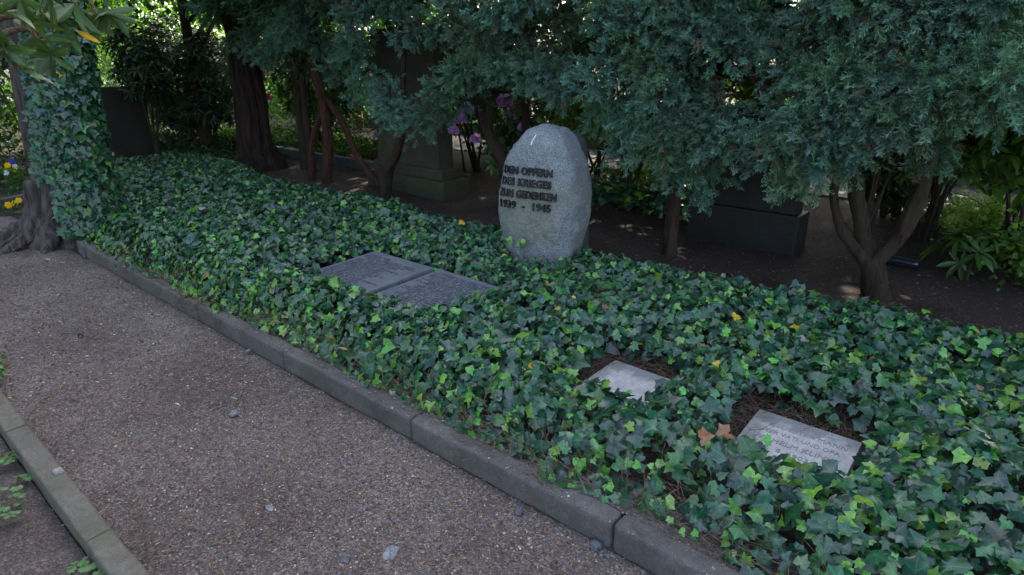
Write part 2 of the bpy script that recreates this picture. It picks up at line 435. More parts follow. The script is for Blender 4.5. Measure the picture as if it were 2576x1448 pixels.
# ------------------------------------------------------------------ flat grave plates
def text_mesh(body, size, depth=0.004, res=3, bold=0.0, spacing=1.0):
    cu = bpy.data.curves.new("t", 'FONT'); cu.body = body; cu.size = size; cu.extrude = depth; cu.resolution_u = res
    cu.offset = bold; cu.space_character = spacing
    ob = bpy.data.objects.new("t", cu); S.collection.objects.link(ob)
    dg = bpy.context.evaluated_depsgraph_get(); me = bpy.data.meshes.new_from_object(ob.evaluated_get(dg))
    V = np.array([v.co[:] for v in me.vertices]); fs = [tuple(p.vertices) for p in me.polygons]
    bpy.data.objects.remove(ob); bpy.data.curves.remove(cu); bpy.data.meshes.remove(me)
    return V, fs
def py_mesh(name, V, fs, mat, parent):
    me = bpy.data.meshes.new(name); me.from_pydata([tuple(v) for v in V], [], fs); me.update(); me.materials.append(mat)
    return link(bpy.data.objects.new(name, me), parent)
def name_rows(w, lens, y0, dy, hgt, left=True, seed=0):
    """rows of worn raised characters, too small to read: strokes of varied width"""
    rr = np.random.RandomState(seed); bm = bmesh.new()
    for r, L in enumerate(lens):
        y = y0 - r * dy; x = L[0] * w
        while x < L[1] * w:
            cw = hgt * rr.uniform(0.45, 0.85)
            if rr.rand() < 0.13: x += cw; continue
            for q in range(rr.randint(1, 4)):
                if rr.rand() < 0.5: bx = (x + rr.uniform(0, cw * .7), cw * 0.26, y, hgt)
                else: bx = (x, cw, y + rr.uniform(0, hgt * 0.8), hgt * 0.24)
                m = bmesh.ops.create_cube(bm, size=1)
                for v in m['verts']:
                    v.co = Vector((bx[0] + (v.co.x + .5) * bx[1], bx[2] + (v.co.y + .5) * bx[3], v.co.z * 0.004 + 0.001 * rr.rand()))
            x += cw * 1.25
    return bm
# two big dark plates with name lists
def dark_plate(cx, cy, w, h, rz, label, lens, seed, yoff):
    t = root("memorial_plate", (cx, cy, 0.125), label, "memorial plate", "dark name plates in the ivy", rz)
    t.rotation_euler[0] = rad(2.0)
    bm = block(-w / 2, w / 2, -h / 2, h / 2, -0.06, 0.03, 0.005, 2, (6, 6, 1), 0.0008)
    mesh_bm("plate", bm, M_SLATE, t)
    bm = name_rows(w * 0.92, lens, yoff, 0.0285, 0.021, seed=seed)
    o = mesh_bm("raised_text", bm, M_MARK, t); o.location = (-w * 0.46, 0, 0.0325)
ra = np.random.RandomState(5)
L1 = [(0.08, 0.40)] + [(0.02 + 0.02 * ra.rand(), 0.62 + 0.34 * ra.rand()) for _ in range(17)]
L2 = [(0.05, 0.95), (0.02, 0.97)] + [(0.03 + 0.30 * max(0, ra.rand() - 0.35), 0.93 + 0.05 * ra.rand()) for _ in range(17)]
dark_plate(-3.565, 2.59, 0.665, 0.66, rad(0.6), "left dark stone plate with rows of raised names, a dead leaf on it", L1, 1, 0.235)
dark_plate(-2.865, 2.60, 0.61, 0.66, rad(-0.4), "right dark stone plate with rows of raised names, ivy over its corner", L2, 2, 0.255)
# two small pale plates
def pale_plate(cx, cy, w, h, rz, label, lines, z=0.088):
    t = root("grave_plate", (cx, cy, z), label, "grave plate", "small pale grave plates in the ivy", rz)
    t.rotation_euler[0] = rad(1.0)
    mesh_bm("plate", block(-w / 2, w / 2, -h / 2, h / 2, -0.05, 0.02, 0.004, 2, (8, 8, 1), 0.0012), M_LIGHTST, t)
    if lines:
        for body, x, y, s, wd in lines:
            V, fs = text_mesh(body, s, 0.0012)
            sc = wd / (V[:, 0].max() - V[:, 0].min())
            V[:, 0] = (V[:, 0] - V[:, 0].min()) * sc + x; V[:, 1] += y; V[:, 2] += 0.0212
            py_mesh("engraved_line", V, fs, M_ENGR, t)
pale_plate(-1.29, 2.35, 0.40, 0.48, rad(-1.5), "blank pale stone plate half sunk in ivy", None)
pale_plate(-0.515, 2.36, 0.42, 0.48, rad(1.0), "pale stone plate engraved with a man's memorial words", 
           [("GELIEBTER MANN", -0.135, 0.135, 0.040, 0.31), ("GUTER VATI UND OPA", -0.185, 0.078, 0.040, 0.345), ("WILHELM KLINKE", -0.165, 0.015, 0.046, 0.335), ("*  8.  5. 1903", -0.15, -0.045, 0.036, 0.22)])

# ------------------------------------------------------------------ memorial boulder
BX, BY = -2.92, 3.86
def boulder_shape():
    bm = bmesh.new(); bmesh.ops.create_icosphere(bm, subdivisions=6, radius=1)
    P = np.array([v.co for v in bm.verts]); F = [tuple(v.index for v in f.verts) for f in bm.faces]; bm.free()
    # profile: half width by height (z from -0.15 to 1.17)
    zc = P[:, 2]; th = np.sign(zc) * np.abs(zc) ** 0.92
    z = 0.50 + th * 0.61
    zz = np.array([-0.15, 0.0, 0.15, 0.34, 0.58, 0.82, 0.965, 1.06, 1.105, 1.14])
    ww = np.array([0.24, 0.265, 0.305, 0.348, 0.365, 0.318, 0.238, 0.155, 0.085, 0.0])
    hw = np.interp(z, zz, ww)
    rr = np.sqrt(np.maximum(1 - zc ** 2, 1e-6)); ux, uy = P[:, 0] / rr, P[:, 1] / rr
    e = 4.0
    den = (np.abs(ux) ** e + np.abs(uy) ** e) ** (1 / e); ux, uy = ux / den, uy / den
    k = np.minimum(1, rr * 2.4)
    # blend towards ellipsoidal cap near the poles
    x = ux * hw * np.where(zc > 0, np.minimum(1, rr * 3.0), np.minimum(1, rr * 3))
    x = np.where(x > 0, x * 0.93, x)
    dep = np.interp(z, zz, np.array([0.17, 0.19, 0.21, 0.23, 0.235, 0.22, 0.19, 0.14, 0.08, 0.0]))
    y = uy * dep * np.minimum(1, rr * 3) + 0.03 * (z - 0.5)
    V = np.stack([x, y, z], 1)
    N = norm(V - np.array([0, 0, 0.52])); 
    V = V + N * (fbm(V, 3.0, 2) * 0.009 + fbm(V, 9, 4) * 0.007 + fbm(V, 28, 2) * 0.0035)[:, None]
    return V, np.array(F)
mem = root("memorial_boulder", (BX, BY, 0.03), "rounded grey granite boulder with dark cast letters, standing in ivy", "memorial stone", None, rad(11))
BV, BF = boulder_shape()
mesh_np("stone", BV, BF, M_GRAN, mem, smooth=True, world=False)
# broken dark back
bm = bmesh.new(); bmesh.ops.create_icosphere(bm, subdivisions=5, radius=1)
P = np.array([v.co for v in bm.verts]); F = np.array([tuple(v.index for v in f.verts) for f in bm.faces]); bm.free()
e = 5.0; den = (np.abs(P) ** e).sum(1) ** (1 / e); Q = P / den[:, None]
Q = Q * np.array([0.165, 0.11, 0.56]) + np.array([0.105, 0.175, 0.48])
Q[:, 0] += -0.05 * (Q[:, 2] - 0.5); Q = Q + norm(P) * (fbm(Q, 4, 4) * 0.012)[:, None]
Q[:, 2] += np.where(Q[:, 2] > 0.8, -(Q[:, 0] - 0.1) * 0.16, 0)
mesh_np("broken_back", Q, F, M_GRANB, mem, smooth=False, world=False)
bvh = BVHTree.FromPolygons([Vector(v) for v in BV], [tuple(int(i) for i in f) for f in BF])
def bsmooth(x, z): return np.mean([bfront(x + a, z + b) for a in (-.02, 0, .02) for b in (-.02, 0, .02)])
def bfront(x, z):
    h = bvh.ray_cast(Vector((x, -2, z)), Vector((0, 1, 0)))
    return h[0].y if h[0] is not None else -0.12
LINES = [("DEN OPFERN", -0.272, 0.752, 0.425), ("DES KRIEGES", -0.286, 0.666, 0.435), ("ZUM GEDENKEN", -0.305, 0.578, 0.50), ("1939  -  1945", -0.290, 0.492, 0.44)]
for body, x0, z0, wd in LINES:
    V, fs = text_mesh(body, 0.080, 0.009, 3, 0.0020, 1.10)
    u = (V[:, 0] - V[:, 0].min()) / (V[:, 0].max() - V[:, 0].min()); out = []
    for uu, v in zip(u, V):
        x = x0 + uu * wd; z = z0 + v[1]
        out.append((x, bsmooth(x, z) - v[2] - 0.007, z))
    py_mesh("letter_row", np.array(out), fs, M_LET, mem)
# bird dropping near the top
pts = []
for k in range(9):
    z = 1.045 - 0.010 * k; x = -0.03 - 0.003 * k + 0.004 * math.sin(k); pts.append((x, bfront(x, z) - 0.001, z))
V, F = tube(pts, [0.002, 0.004, 0.005, 0.004, 0.003, 0.004, 0.006, 0.005, 0.003], 6)
mesh_np("white_streak", V, clean_quads(F), M_WHITE, mem, smooth=True, world=False)

# ------------------------------------------------------------------ ivy
IVT = np.array([[0, .14, .02], [0, 1.0, -.10], [.25, .55, .0], [.64, .48, -.07], [.50, .20, -.01], [.54, -.15, -.06], [.14, -.20, .0], [0, -.02, .01],
                [-.14, -.20, .0], [-.54, -.15, -.06], [-.50, .20, -.01], [-.64, .48, -.07], [-.25, .55, .0]])
IVF = np.array([[0, i, i + 1] for i in range(1, 12)] + [[0, 12, 1]])[:, [0, 2, 1]]
IVN = np.array([1, 1, .0, 1, .0, .95, .0, 1, .0, .95, .0, 1, .0])
def ivy_leaves(P, D, N, size, col, fold=0.25):
    n = len(P); T = np.repeat(IVT[None], n, 0).copy()
    var = R.uniform(0.75, 1.25, (n, 1)); T[:, :, 0] *= var
    T[:, [3, 11], 1] += R.uniform(-.16, .10, (n, 1)); T[:, [3, 11], 0] *= R.uniform(0.75, 1.15, (n, 1))
    T[:, [5, 9], 1] += R.uniform(-.10, .10, (n, 1))
    q = R.uniform(0, .30, (n, 1)) ** 1.3; T[:, [4, 10], 0] *= 1 + q * .6; T[:, [2, 12], 0] *= 1 + q * 1.5; T[:, [2, 12], 1] += q * .08; T[:, [3, 11], 0] *= 1 - q * .25; T[:, 1, 1] *= 1 - q[:, 0] * .3
    T[:, :, 2] += np.abs(T[:, :, 0]) * R.normal(fold, 0.22, (n, 1))
    T[:, :, 2] -= (T[:, :, 1] ** 2) * R.uniform(-0.05, 0.35, (n, 1))
    T[:, :, 2] += R.normal(0, 0.05, (n, 13))
    V, F = inst(T, IVF, P, D, N, size)
    c = np.repeat(col, 13, 0); vein = np.tile(IVN, n)
    return V, F, c, vein
def ivy_cols(n, young):
    dark = np.stack([R.uniform(.010, .030, n), R.uniform(.044, .084, n), R.uniform(.024, .042, n)], 1)
    mid = np.stack([R.uniform(.026, .05, n), R.uniform(.085, .14, n), R.uniform(.028, .05, n)], 1)
    yg = np.stack([R.uniform(.06, .13, n), R.uniform(.18, .29, n), R.uniform(.022, .045, n)], 1)
    r = R.rand(n); c = np.where((r < young)[:, None], yg, np.where((r < young + 0.16)[:, None], mid, dark))
    q = R.rand(n)
    c[q < 0.002] = (0.5, 0.34, 0.03); c[(q > 0.004) & (q < 0.0065)] = (0.22, 0.10, 0.045); c[(q > .009) & (q < .011)] = (.2, .19, .14)
    return c
PLATES = [(-3.565, 2.59, 0.665, 0.66), (-2.865, 2.60, 0.61, 0.66), (-1.29, 2.35, 0.40, 0.48), (-0.515, 2.36, 0.42, 0.48)]
def front_y(x):
    P = np.stack([x, 0 * x, 0 * x], 1)
    return 1.67 - 0.03 * ss(-x, 1.2, 2.6) + 0.05 * vnoise(P, 1.7) + 0.04 * vnoise(P, 6) - 0.05 * ss(x, -0.6, 0.4) - 0.04 * ss(-x, 3.0, 5.0)
def back_y(x):
    P = np.stack([x, 0 * x + 5, 0 * x], 1)
    return 4.2 + 0.09 * vnoise(P, 1.3) + 0.05 * vnoise(P, 5) + 0.35 * ss(-x, 8.0, 9.0) - 0.25 * ss(x, 0, 1.2)
def ivy_h(x, y):
    P = np.stack([x, y, 0 * x], 1)
    h = 0.205 + 0.045 * vnoise(P, 1.5) + 0.024 * vnoise(P, 5) + 0.034 * vnoise(P, 10)
    fy = front_y(x); by = back_y(x)
    h = h * (0.25 + 0.75 * ss(y, fy - 0.06, fy + 0.22)) * (0.45 + 0.55 * (1 - ss(y, by - 0.3, by)))
    h = h - 0.055 * ss(y, 2.9, 3.6)
    for (cx, cy, w, hh), dn in zip(PLATES, (0.42, 0.42, 0.25, 0.25)):   # the plates are kept trimmed: the ivy is lower beside them
        h = h * (1 - dn * np.exp(-(np.maximum(np.abs(x - cx) - w / 2, 0) / 0.12) ** 2) * np.exp(-(np.maximum(np.abs(y - cy) - hh / 2, 0) / 0.15) ** 2))
    h = h * (1 - 0.55 * np.exp(-(((x - BX - 0.18) / 0.5) ** 2 + ((y - BY + 0.5) / 0.32) ** 2)))
    return h
def in_clear(x, y):
    """bare margins behind and left of the small plates, the plates themselves, the boulder"""
    m = np.zeros(len(x), bool)
    for i, (cx, cy, w, h) in enumerate(PLATES):
        fr = (0.05, 0.05, 0.10, 0.06)[i]     # how much of the plate's front the ivy covers
        l, b = ((0.07, 0.05), (0.03, 0.05), (0.07, 0.07), (0.05, 0.07))[i]
        rr = (0.02, 0.02, -0.03, 0.03)[i]
        wob = 0.03 * vnoise(np.stack([x, y, 0 * x + i], 1), 9)
        m |= (x > cx - w / 2 - l + wob) & (x < cx + w / 2 + rr + wob) & (y > cy - h / 2 + fr + wob) & (y < cy + h / 2 + b + wob)
    m |= ((x - BX) / 0.35) ** 2 + ((y - BY + 0.02) / 0.31) ** 2 < 1
    return m
def near_front_of_plate(x, y):
    m = np.zeros(len(x), bool)
    for cx, cy, w, h in PLATES: m |= (x > cx - w / 2 - .1) & (x < cx + w / 2 + .1) & (y < cy) & (y > cy - h / 2 - 0.25)
    return m
def scatter(n, x0, x1, y0, y1):
    return R.uniform(x0, x1, n), R.uniform(y0, y1, n)
def ivy_bed():
    X, Y = [], []
    for (n, x0, x1) in ((24000, -2.2, 2.6), (22000, -5.2, -2.2), (23000, -9.2, -5.2), (4000, -10.6, -9.2)):
        x, y = scatter(n, x0, x1, 1.55, 5.3); X.append(x); Y.append(y)
    x = np.concatenate(X); y = np.concatenate(Y)
    k = (y > front_y(x) - 0.05) & (y < back_y(x)) & ~in_clear(x, y)
    k &= ~((x < -6.55) & (y < 1.9 - (x + 6.55) * 0.1))
    k &= ~((x < -7.2) & (y < 2.0 + 0.35 * (-x - 7.2)))
    x, y = x[k], y[k]; n = len(x)
    h = ivy_h(x, y)
    lay = R.rand(n) ** 2.6                     # most leaves at the top
    z = 0.05 + h * (1 - 0.75 * lay) + R.normal(0, 0.018, n)
    fy = front_y(x)
    edge = 1 - ss(y, fy - 0.05, fy + 0.22)
    # slope normal
    e = 0.03; gx = (ivy_h(x + e, y) - ivy_h(x - e, y)) / (2 * e); gy = (ivy_h(x, y + e) - ivy_h(x, y - e)) / (2 * e)
    N = norm(np.stack([-gx, -gy, np.ones(n)], 1) + R.normal(0, 0.40, (n, 3)) + np.stack([0 * x, -0.35 - 0.6 * edge, 0 * x], 1))
    a = R.uniform(0, 2 * math.pi, n); D = np.stack([np.cos(a), np.sin(a) - 0.5, 0 * a], 1) + np.array([0.15, 0, 0])
    D = D - N * (D * N).sum(1)[:, None]; D = norm(D)
    P = np.stack([x, y, z], 1)
    size = np.clip(R.lognormal(math.log(.0415), .24, n), .022, .066) * (1 + 0.25 * (R.rand(n) < 0.15))
    young = 0.13 + 0.22 * ss(vnoise(P, 1.9), 0.0, 0.8) + 0.18 * edge + 0.12 * ss(x, -1, 1)
    young = young * (1 - lay * 0.4)
    col = ivy_cols(n, young); size = np.where(col[:, 1] > 0.19, size * 0.88, size)
    a = ivy_leaves(P, D, N, size, col)
    # leaves lying over plate fronts and against the boulder foot
    return a
def petioles(P, n, L=0.09, r=0.0012):
    parts = []
    for i in range(n):
        p = P[i]; q = p + np.array([R.normal(0, .02), R.normal(0, .02), -L])
        parts.append(tube([p, (p + q) / 2 + R.normal(0, .008, 3), q], [r, r, r * 1.2], 3, cap=False))
    return join(parts)
V, F, c, ve = ivy_bed()
tag(mesh_np("ivy_ground_cover", V, F, M_IVY, None, c, False, ve), "carpet of dark and young green ivy filling the kerbed grave bed", "ivy", None, "stuff")
# loose shoots climbing the boulder's foot
sp = []
for cx, cz, nn in ((-0.10, 0.22, 16), (-0.26, 0.20, 14), (0.02, 0.17, 12), (-0.18, 0.16, 12), (0.2, 0.10, 8), (0.30, 0.10, 6)):
    for i in range(nn):
        x = cx + R.normal(0, 0.05); z = max(0.06, cz + R.normal(0, 0.05)) * R.uniform(0.5, 1.0); sp.append((BX + x, BY + bfront(x, max(z, .03)) - R.uniform(0.01, 0.07), z + 0.05))
sp = np.array(sp); n = len(sp)
N = norm(np.array([0.1, -1, 0.6]) + R.normal(0, 0.35, (n, 3))); D = norm(np.array([0, -0.1, -1]) + R.normal(0, 0.6, (n, 3))); D = norm(D - N * (D * N).sum(1)[:, None])
V, F, c, ve = ivy_leaves(sp, D, N, R.uniform(0.035, 0.055, n), ivy_cols(n, 0.5))
o = tag(mesh_np("ivy_shoots", V, F, M_IVY, None, c, False, ve), "fresh ivy shoots climbing the foot of the granite boulder", "ivy", None, "stuff")
# brown runners under the ivy, seen at the front edge and round the plates
parts = []
def runner(p, L, dirr, r=0.0016):
    n = 6; pts = [np.array(p)]; d = norm(np.array(dirr)[None])[0]
    for i in range(n):
        d = norm((d + R.normal(0, 0.35, 3) * np.array([1, 1, 0.5]))[None])[0]; q = pts[-1] + d * L / n; q[2] = max(q[2], 0.066); pts.append(q)
    parts.append(tube(pts, np.linspace(r, r * 0.6, n + 1), 3, cap=False))
for i in range(1500):
    x = R.uniform(-5.5, 1.2); fy = float(front_y(np.array([x]))[0]); y = fy + R.uniform(-0.07, 0.15)
    runner((x, y, R.uniform(0.07, 0.13)), R.uniform(0.08, 0.25), (R.normal(), R.normal() * 0.4, R.uniform(-.2, 0.5)))
for (cx, cy, w, h) in PLATES[2:]:
    for i in range(420):
        if R.rand() < .5: x, y = cx - w / 2 - R.uniform(0.0, 0.18), cy + R.uniform(-0.15, h / 2 + 0.12)
        else: x, y = cx + R.uniform(-w / 2 - .1, w / 2), cy + h / 2 + R.uniform(0.0, 0.17)
        runner((x, y, R.uniform(0.07, 0.11)), R.uniform(0.06, 0.2), (R.normal(), R.normal(), R.uniform(-.2, .3)), 0.0014)
V, F = join(parts)
tag(mesh_np("ivy_runners", V, F, M_TWIG), "tangle of thin brown ivy runners below the leaves", "ivy stems", None, "stuff")

# ------------------------------------------------------------------ ivy-clad tree on the left
TX, TY = -6.93, 1.66
def trunk_c(z): return np.array([TX + 0.06 * z - 0.01 * math.sin(z * 3), TY + 0.06 * z, z])
def trunk_r(z): return 0.265 - 0.03 * min(z, 2) / 2 + 0.12 * math.exp(-z / 0.16)
tree = root("ivy_clad_tree", (TX, TY, 0), "old grey-barked tree wrapped in ivy at the left end of the bed, roots flaring", "tree")
zs = np.concatenate([np.linspace(-0.1, 1.0, 34), np.linspace(1.1, 8, 30)])
V, F = tube([trunk_c(z) for z in zs], [trunk_r(max(z, 0)) * (1 if z < 3 else 1 - (z - 3) / 8) for z in zs], 72, 0.14, 5, 0.055, 9)
rootsP = [(V, F)]
for ang, L, r in ((rad(200), 0.75, 0.12), (rad(250), 0.55, 0.11), (rad(285), 0.42, 0.10), (rad(320), 0.30, 0.10), (rad(160), 0.7, .12), (rad(225), 0.6, .08), (rad(268), 0.45, .07)):
    d = np.array([math.cos(ang), math.sin(ang), 0]); c0 = np.array([TX, TY, 0])
    pts = spline([c0 + d * 0.14 + [0, 0, 0.55], c0 + d * 0.24 + [0, 0, 0.26], c0 + d * (0.24 + L * 0.4) + [0, 0, 0.08], c0 + d * (0.25 + L) + [0, 0, -0.04]], 26)
    rootsP.append(tube(pts, np.linspace(r, r * 0.35, 26), 24, 0.35, 12, 0.10, 4, seed=ang))
V, F = join(rootsP)
mesh_np("trunk", V, F, M_BARK_G, tree, smooth=True)
# leaves on the trunk
n = 11500
z = R.uniform(0.10, 2.9, n); a = R.uniform(rad(-110), rad(120), n)
keep = (z > 0.16 + 0.5 * np.clip((-a - 1.15) / 1.3, 0, 1)) & (a > rad(-38) - rad(10) * vnoise(np.stack([z, 0 * z, 0 * z], 1), 4) + rad(10) * (z < 0.6))
z, a = z[keep], a[keep]; n = len(z)
C = np.array([trunk_c(q) for q in z]); rr = np.array([trunk_r(q) for q in z])
bul = 0.05 + 0.12 * np.clip(np.cos(a), 0, 1) + 0.20 * np.exp(-z / 0.6) * np.clip(np.cos(a - 0.3), 0, 1) + 0.02 * vnoise(np.stack([z * 2, a * 2, 0 * z], 1), 2)
O = np.stack([np.cos(a), np.sin(a), 0 * a], 1)
P = C + O * (rr + bul * R.uniform(0.55, 1.05, n))[:, None]
N = norm(O + np.array([0, 0, 0.45]) + R.normal(0, 0.28, (n, 3))); D = norm(np.array([0, 0, -1.0]) + R.normal(0, 0.42, (n, 3))); D = norm(D - N * (D * N).sum(1)[:, None])
V, F, c, ve = ivy_leaves(P, D, N, R.uniform(0.045, 0.076, n), ivy_cols(n, 0.04))
ivt = mesh_np("climbing_ivy", V, F, M_IVY, None, c, False, ve)
tag(ivt, "thick dark ivy climbing the trunk at the left end of the bed", "ivy")

# ------------------------------------------------------------------ juniper trees
def spray_template(nb=20, seed=0):
    rr = np.random.RandomState(seed); V, F = [], []
    def blade(p, d, L, w):
        d = d / np.linalg.norm(d); s = np.cross(d, rr.normal(size=3)); s /= np.linalg.norm(s)
        i = len(V); V.extend([p - s * w * .4, p + s * w * .4, p + d * L * .55 + s * w * .5, p + d * L, p + d * L * .55 - s * w * .5])
        F.extend([(i, i + 1, i + 2), (i, i + 2, i + 4), (i + 4, i + 2, i + 3)])
    blade(np.zeros(3), np.array([0, 1, 0.0]), 1.0, 0.035)
    for k in range(nb):
        t = 0.1 + 0.85 * k / nb; side = 1 if k % 2 else -1
        p = np.array([0, t, 0]); d = np.array([side * rr.uniform(0.5, 1.0), rr.uniform(0.5, 1.1), rr.uniform(-0.5, 0.5)])
        L = rr.uniform(0.28, 0.52) * (1.1 - 0.5 * t); blade(p, d, L, 0.045)
        q = p + d / np.linalg.norm(d) * L * 0.5; blade(q, d + rr.normal(0, .6, 3), L * 0.65, 0.045); blade(q, d + rr.normal(0, .8, 3), L * 0.5, 0.04)
    return np.array(V), np.array(F)
SPR = [spray_template(18, s) for s in range(4)]
def juniper_cols(n):
    b = R.uniform(0.75, 1.3, n)[:, None]
    c = np.array([0.085, 0.162, 0.128]) * b
    g = R.rand(n) < 0.2; c[g] = c[g] * np.array([0.9, 0.95, 0.7]); br = R.rand(n) < 0.03; c[br] = (0.11, 0.08, 0.05)
    return c
def sprays(P, O, size, cols=None):
    n = len(P); Vs, Fs, Cs, off = [], [], [], 0
    if cols is None: cols = juniper_cols(n)
    pick = R.randint(0, 4, n)
    for k in range(4):
        s = pick == k
        if not s.any(): continue
        T, TF = SPR[k]; V, F = inst(T, TF, P[s], O[s], rdir(s.sum()) + np.array([0, 0, 0.8]), size[s])
        tipf = np.clip(np.linalg.norm(T, axis=1), 0, 1.2); tipf = 0.62 + 0.75 * tipf       # younger growth at the tips is paler
        Vs.append(V); Fs.append(F + off); off += len(V); Cs.append(np.repeat(cols[s], len(T), 0) * np.tile(tipf, s.sum())[:, None])
    return np.vstack(Vs), np.vstack(Fs), np.vstack(Cs)
# trees of the row
ROW = [(-0.62, 4.90), (-2.30, 4.88), (-3.75, 4.95), (-6.02, 4.74), (-7.50, 4.87), (1.15, 4.85), (-4.4, 5.4), (2.7, 4.8)]
# hanging boughs: position of the bough end as read from the photo, and how far into the bed (y) it hangs
B = []
for t_ in ((745, 60, 4.7, 1), (800, 120, 4.7, 1), (835, 190, 4.6, 1), (880, 150, 4.4, 1), (900, 235, 4.6, .8), (985, 300, 4.15, 1), (1010, 335, 4.1, .8), (1055, 290, 4.2, 1),
         (1090, 225, 4.3, 1), (1140, 185, 4.35, 1), (1190, 205, 4.5, .7), (1240, 180, 4.2, 1), (1300, 200, 4.25, .8), (1360, 200, 4.2, 1), (1410, 240, 4.2, .9), (1465, 210, 4.2, 1), (1490, 300, 4.3, .7), (1535, 320, 4.4, 1),
         (1560, 385, 4.4, .7), (1605, 330, 4.3, 1), (1645, 385, 4.3, .8), (1655, 250, 4.2, 1), (1620, 170, 4.2, 1), (1690, 330, 4.5, .8), (1745, 480, 4.25, .8), (1790, 425, 4.2, 1), (1765, 350, 4.2, 1), (1835, 370, 4.1, 1),
         (1885, 405, 4.1, .9), (1900, 330, 4.1, 1), (1960, 370, 4.1, 1), (1972, 475, 4.15, .75), (1985, 410, 4.2, .8), (2020, 330, 4.0, 1), (2075, 390, 4.0, .8), (2110, 300, 4.0, 1), (2145, 370, 4.1, .9), (2190, 265, 3.95, 1),
         (2235, 315, 3.95, 1), (2300, 265, 3.9, 1), (2330, 385, 4.3, .7), (2360, 300, 3.9, 1), (2420, 240, 3.9, 1), (2480, 250, 3.9, .9), (2540, 230, 3.9, 1), (2560, 300, 4.1, .7), (2010, 250, 4.0, 1), (2080, 220, 4.0, 1),
         (1700, 130, 4.2, 1), (1780, 110, 4.2, 1), (1860, 130, 4.1, .8), (1960, 160, 4.1, 1), (1740, 250, 4.5, .6), (1660, 80, 4.2, 1), (680, 40, 4.9, 1), (620, 70, 5.2, 1), (560, 50, 5.3, .9), (610, 130, 4.6, .9), (560, 120, 4.6, .9), (650, 150, 4.5, .9), (690, 110, 4.6, 1), (520, 60, 4.7, 1), (640, 60, 4.6, 1), (720, 150, 4.8, .8), (590, 20, 4.6, 1)):
    B.append((aty(*t_[:3]), t_[3]))
for j in range(3):
    for i in range(19):
        px = 700 + i * 102 + R.uniform(-35, 35); py = -50 + j * 65 + R.uniform(-35, 35)
        if 1395 < px < 1470 and py < 60: continue
        B.append((aty(px, py, 3.95 + 0.5 * R.rand() + 0.25 * (px < 1100)), 1.0))
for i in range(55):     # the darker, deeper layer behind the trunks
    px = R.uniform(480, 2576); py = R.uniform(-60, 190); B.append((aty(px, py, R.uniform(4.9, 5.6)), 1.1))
jl = ["juniper tree with a three-armed trunk near the right edge, blue-green boughs hanging over the ivy",
      "juniper tree with a single slim trunk just right of the granite boulder", "juniper tree whose leaning trunk rises from behind the granite boulder",
      "juniper tree with a short forked trunk in front of the stepped gravestone", "reddish-trunked juniper with a crossing bough between big conifer and stepped gravestone",
      "juniper tree outside the right edge whose boughs hang into the photo", "juniper tree hidden behind its boughs, left of the granite boulder", "juniper tree farther out to the right"]
def pxl(Y, *p): return [aty(a, b, Y) for a, b in p]
trunks = {
 0: [(pxl(4.9, (2205, 775), (2200, 720), (2192, 650)), (0.105, 0.082, 0.08)),
     (pxl(4.88, (2192, 672), (2140, 612), (2108, 550), (2098, 480), (2118, 400), (2110, 250)), (0.055, 0.036, 0.032, 0.03, 0.028, .02)),
     (pxl(4.93, (2192, 665), (2172, 590), (2158, 500), (2148, 420), (2130, 300), (2120, 0)), (0.065, 0.055, 0.05, 0.046, 0.04, .03)),
     (pxl(4.9, (2195, 668), (2255, 605), (2298, 530), (2325, 450), (2350, 350), (2370, 200)), (0.06, 0.055, 0.052, 0.046, 0.04, .03))],
 1: [(pxl(4.88, (1686, 660), (1688, 600), (1693, 520), (1702, 430), (1722, 330), (1752, 210), (1765, 60), (1775, -300)), (0.075, 0.062, 0.058, 0.055, .05, .045, .04, .02)),
     (pxl(4.85, (1715, 380), (1712, 260), (1700, 150)), (0.03, 0.025, 0.02))],
 2: [(pxl(4.92, (1335, 560), (1300, 480), (1262, 400), (1226, 330), (1205, 260), (1188, 190), (1190, 0)), (0.09, 0.075, 0.066, 0.06, .055, .05, .03)),
     (pxl(4.9, (1222, 330), (1232, 260), (1228, 180)), (0.045, 0.04, 0.03))],
 3: [(pxl(4.74, (968, 515), (970, 470), (972, 432), (992, 400), (1003, 362), (1012, 300), (1015, 100)), (0.10, 0.08, 0.08, 0.058, .05, .04, .02)),
     (pxl(4.72, (972, 440), (957, 424), (950, 410)), (0.05, 0.03, 0.012))],
 4: [(pxl(4.87, (823, 472), (823, 420), (826, 360), (820, 300), (806, 230), (792, 150), (790, -100)), (0.08, 0.07, 0.066, 0.06, .05, .045, .03)),
     (pxl(4.9, (783, 460), (783, 400), (790, 340), (812, 280), (815, 240)), (0.055, 0.046, 0.042, 0.04, .03)),
     (pxl(4.93, (958, 470), (930, 436), (895, 385), (868, 320), (835, 268), (803, 225), (780, 150), (770, 50)), (0.05, 0.042, 0.042, 0.04, 0.04, 0.038, .035, .03))],
 5: [([(1.15, 4.85, -.05), (1.1, 4.85, 1.2), (1.1, 4.9, 6.5)], (.1, .08, .02))],
 6: [([(-4.4, 5.5, -.05), (-4.4, 5.4, 1.2), (-4.5, 5.2, 6)], (.05, .04, .015))],
 7: [([(2.7, 4.8, -.05), (2.7, 4.8, 1.2), (2.7, 4.9, 6.5)], (.1, .08, .02))],
}
byT = {i: [] for i in range(8)}
for p, s in B:
    i = int(np.argmin([abs(p[0] - r[0]) + 0.3 * abs(p[1] - r[1]) for r in ROW])); byT[i].append((p, s))
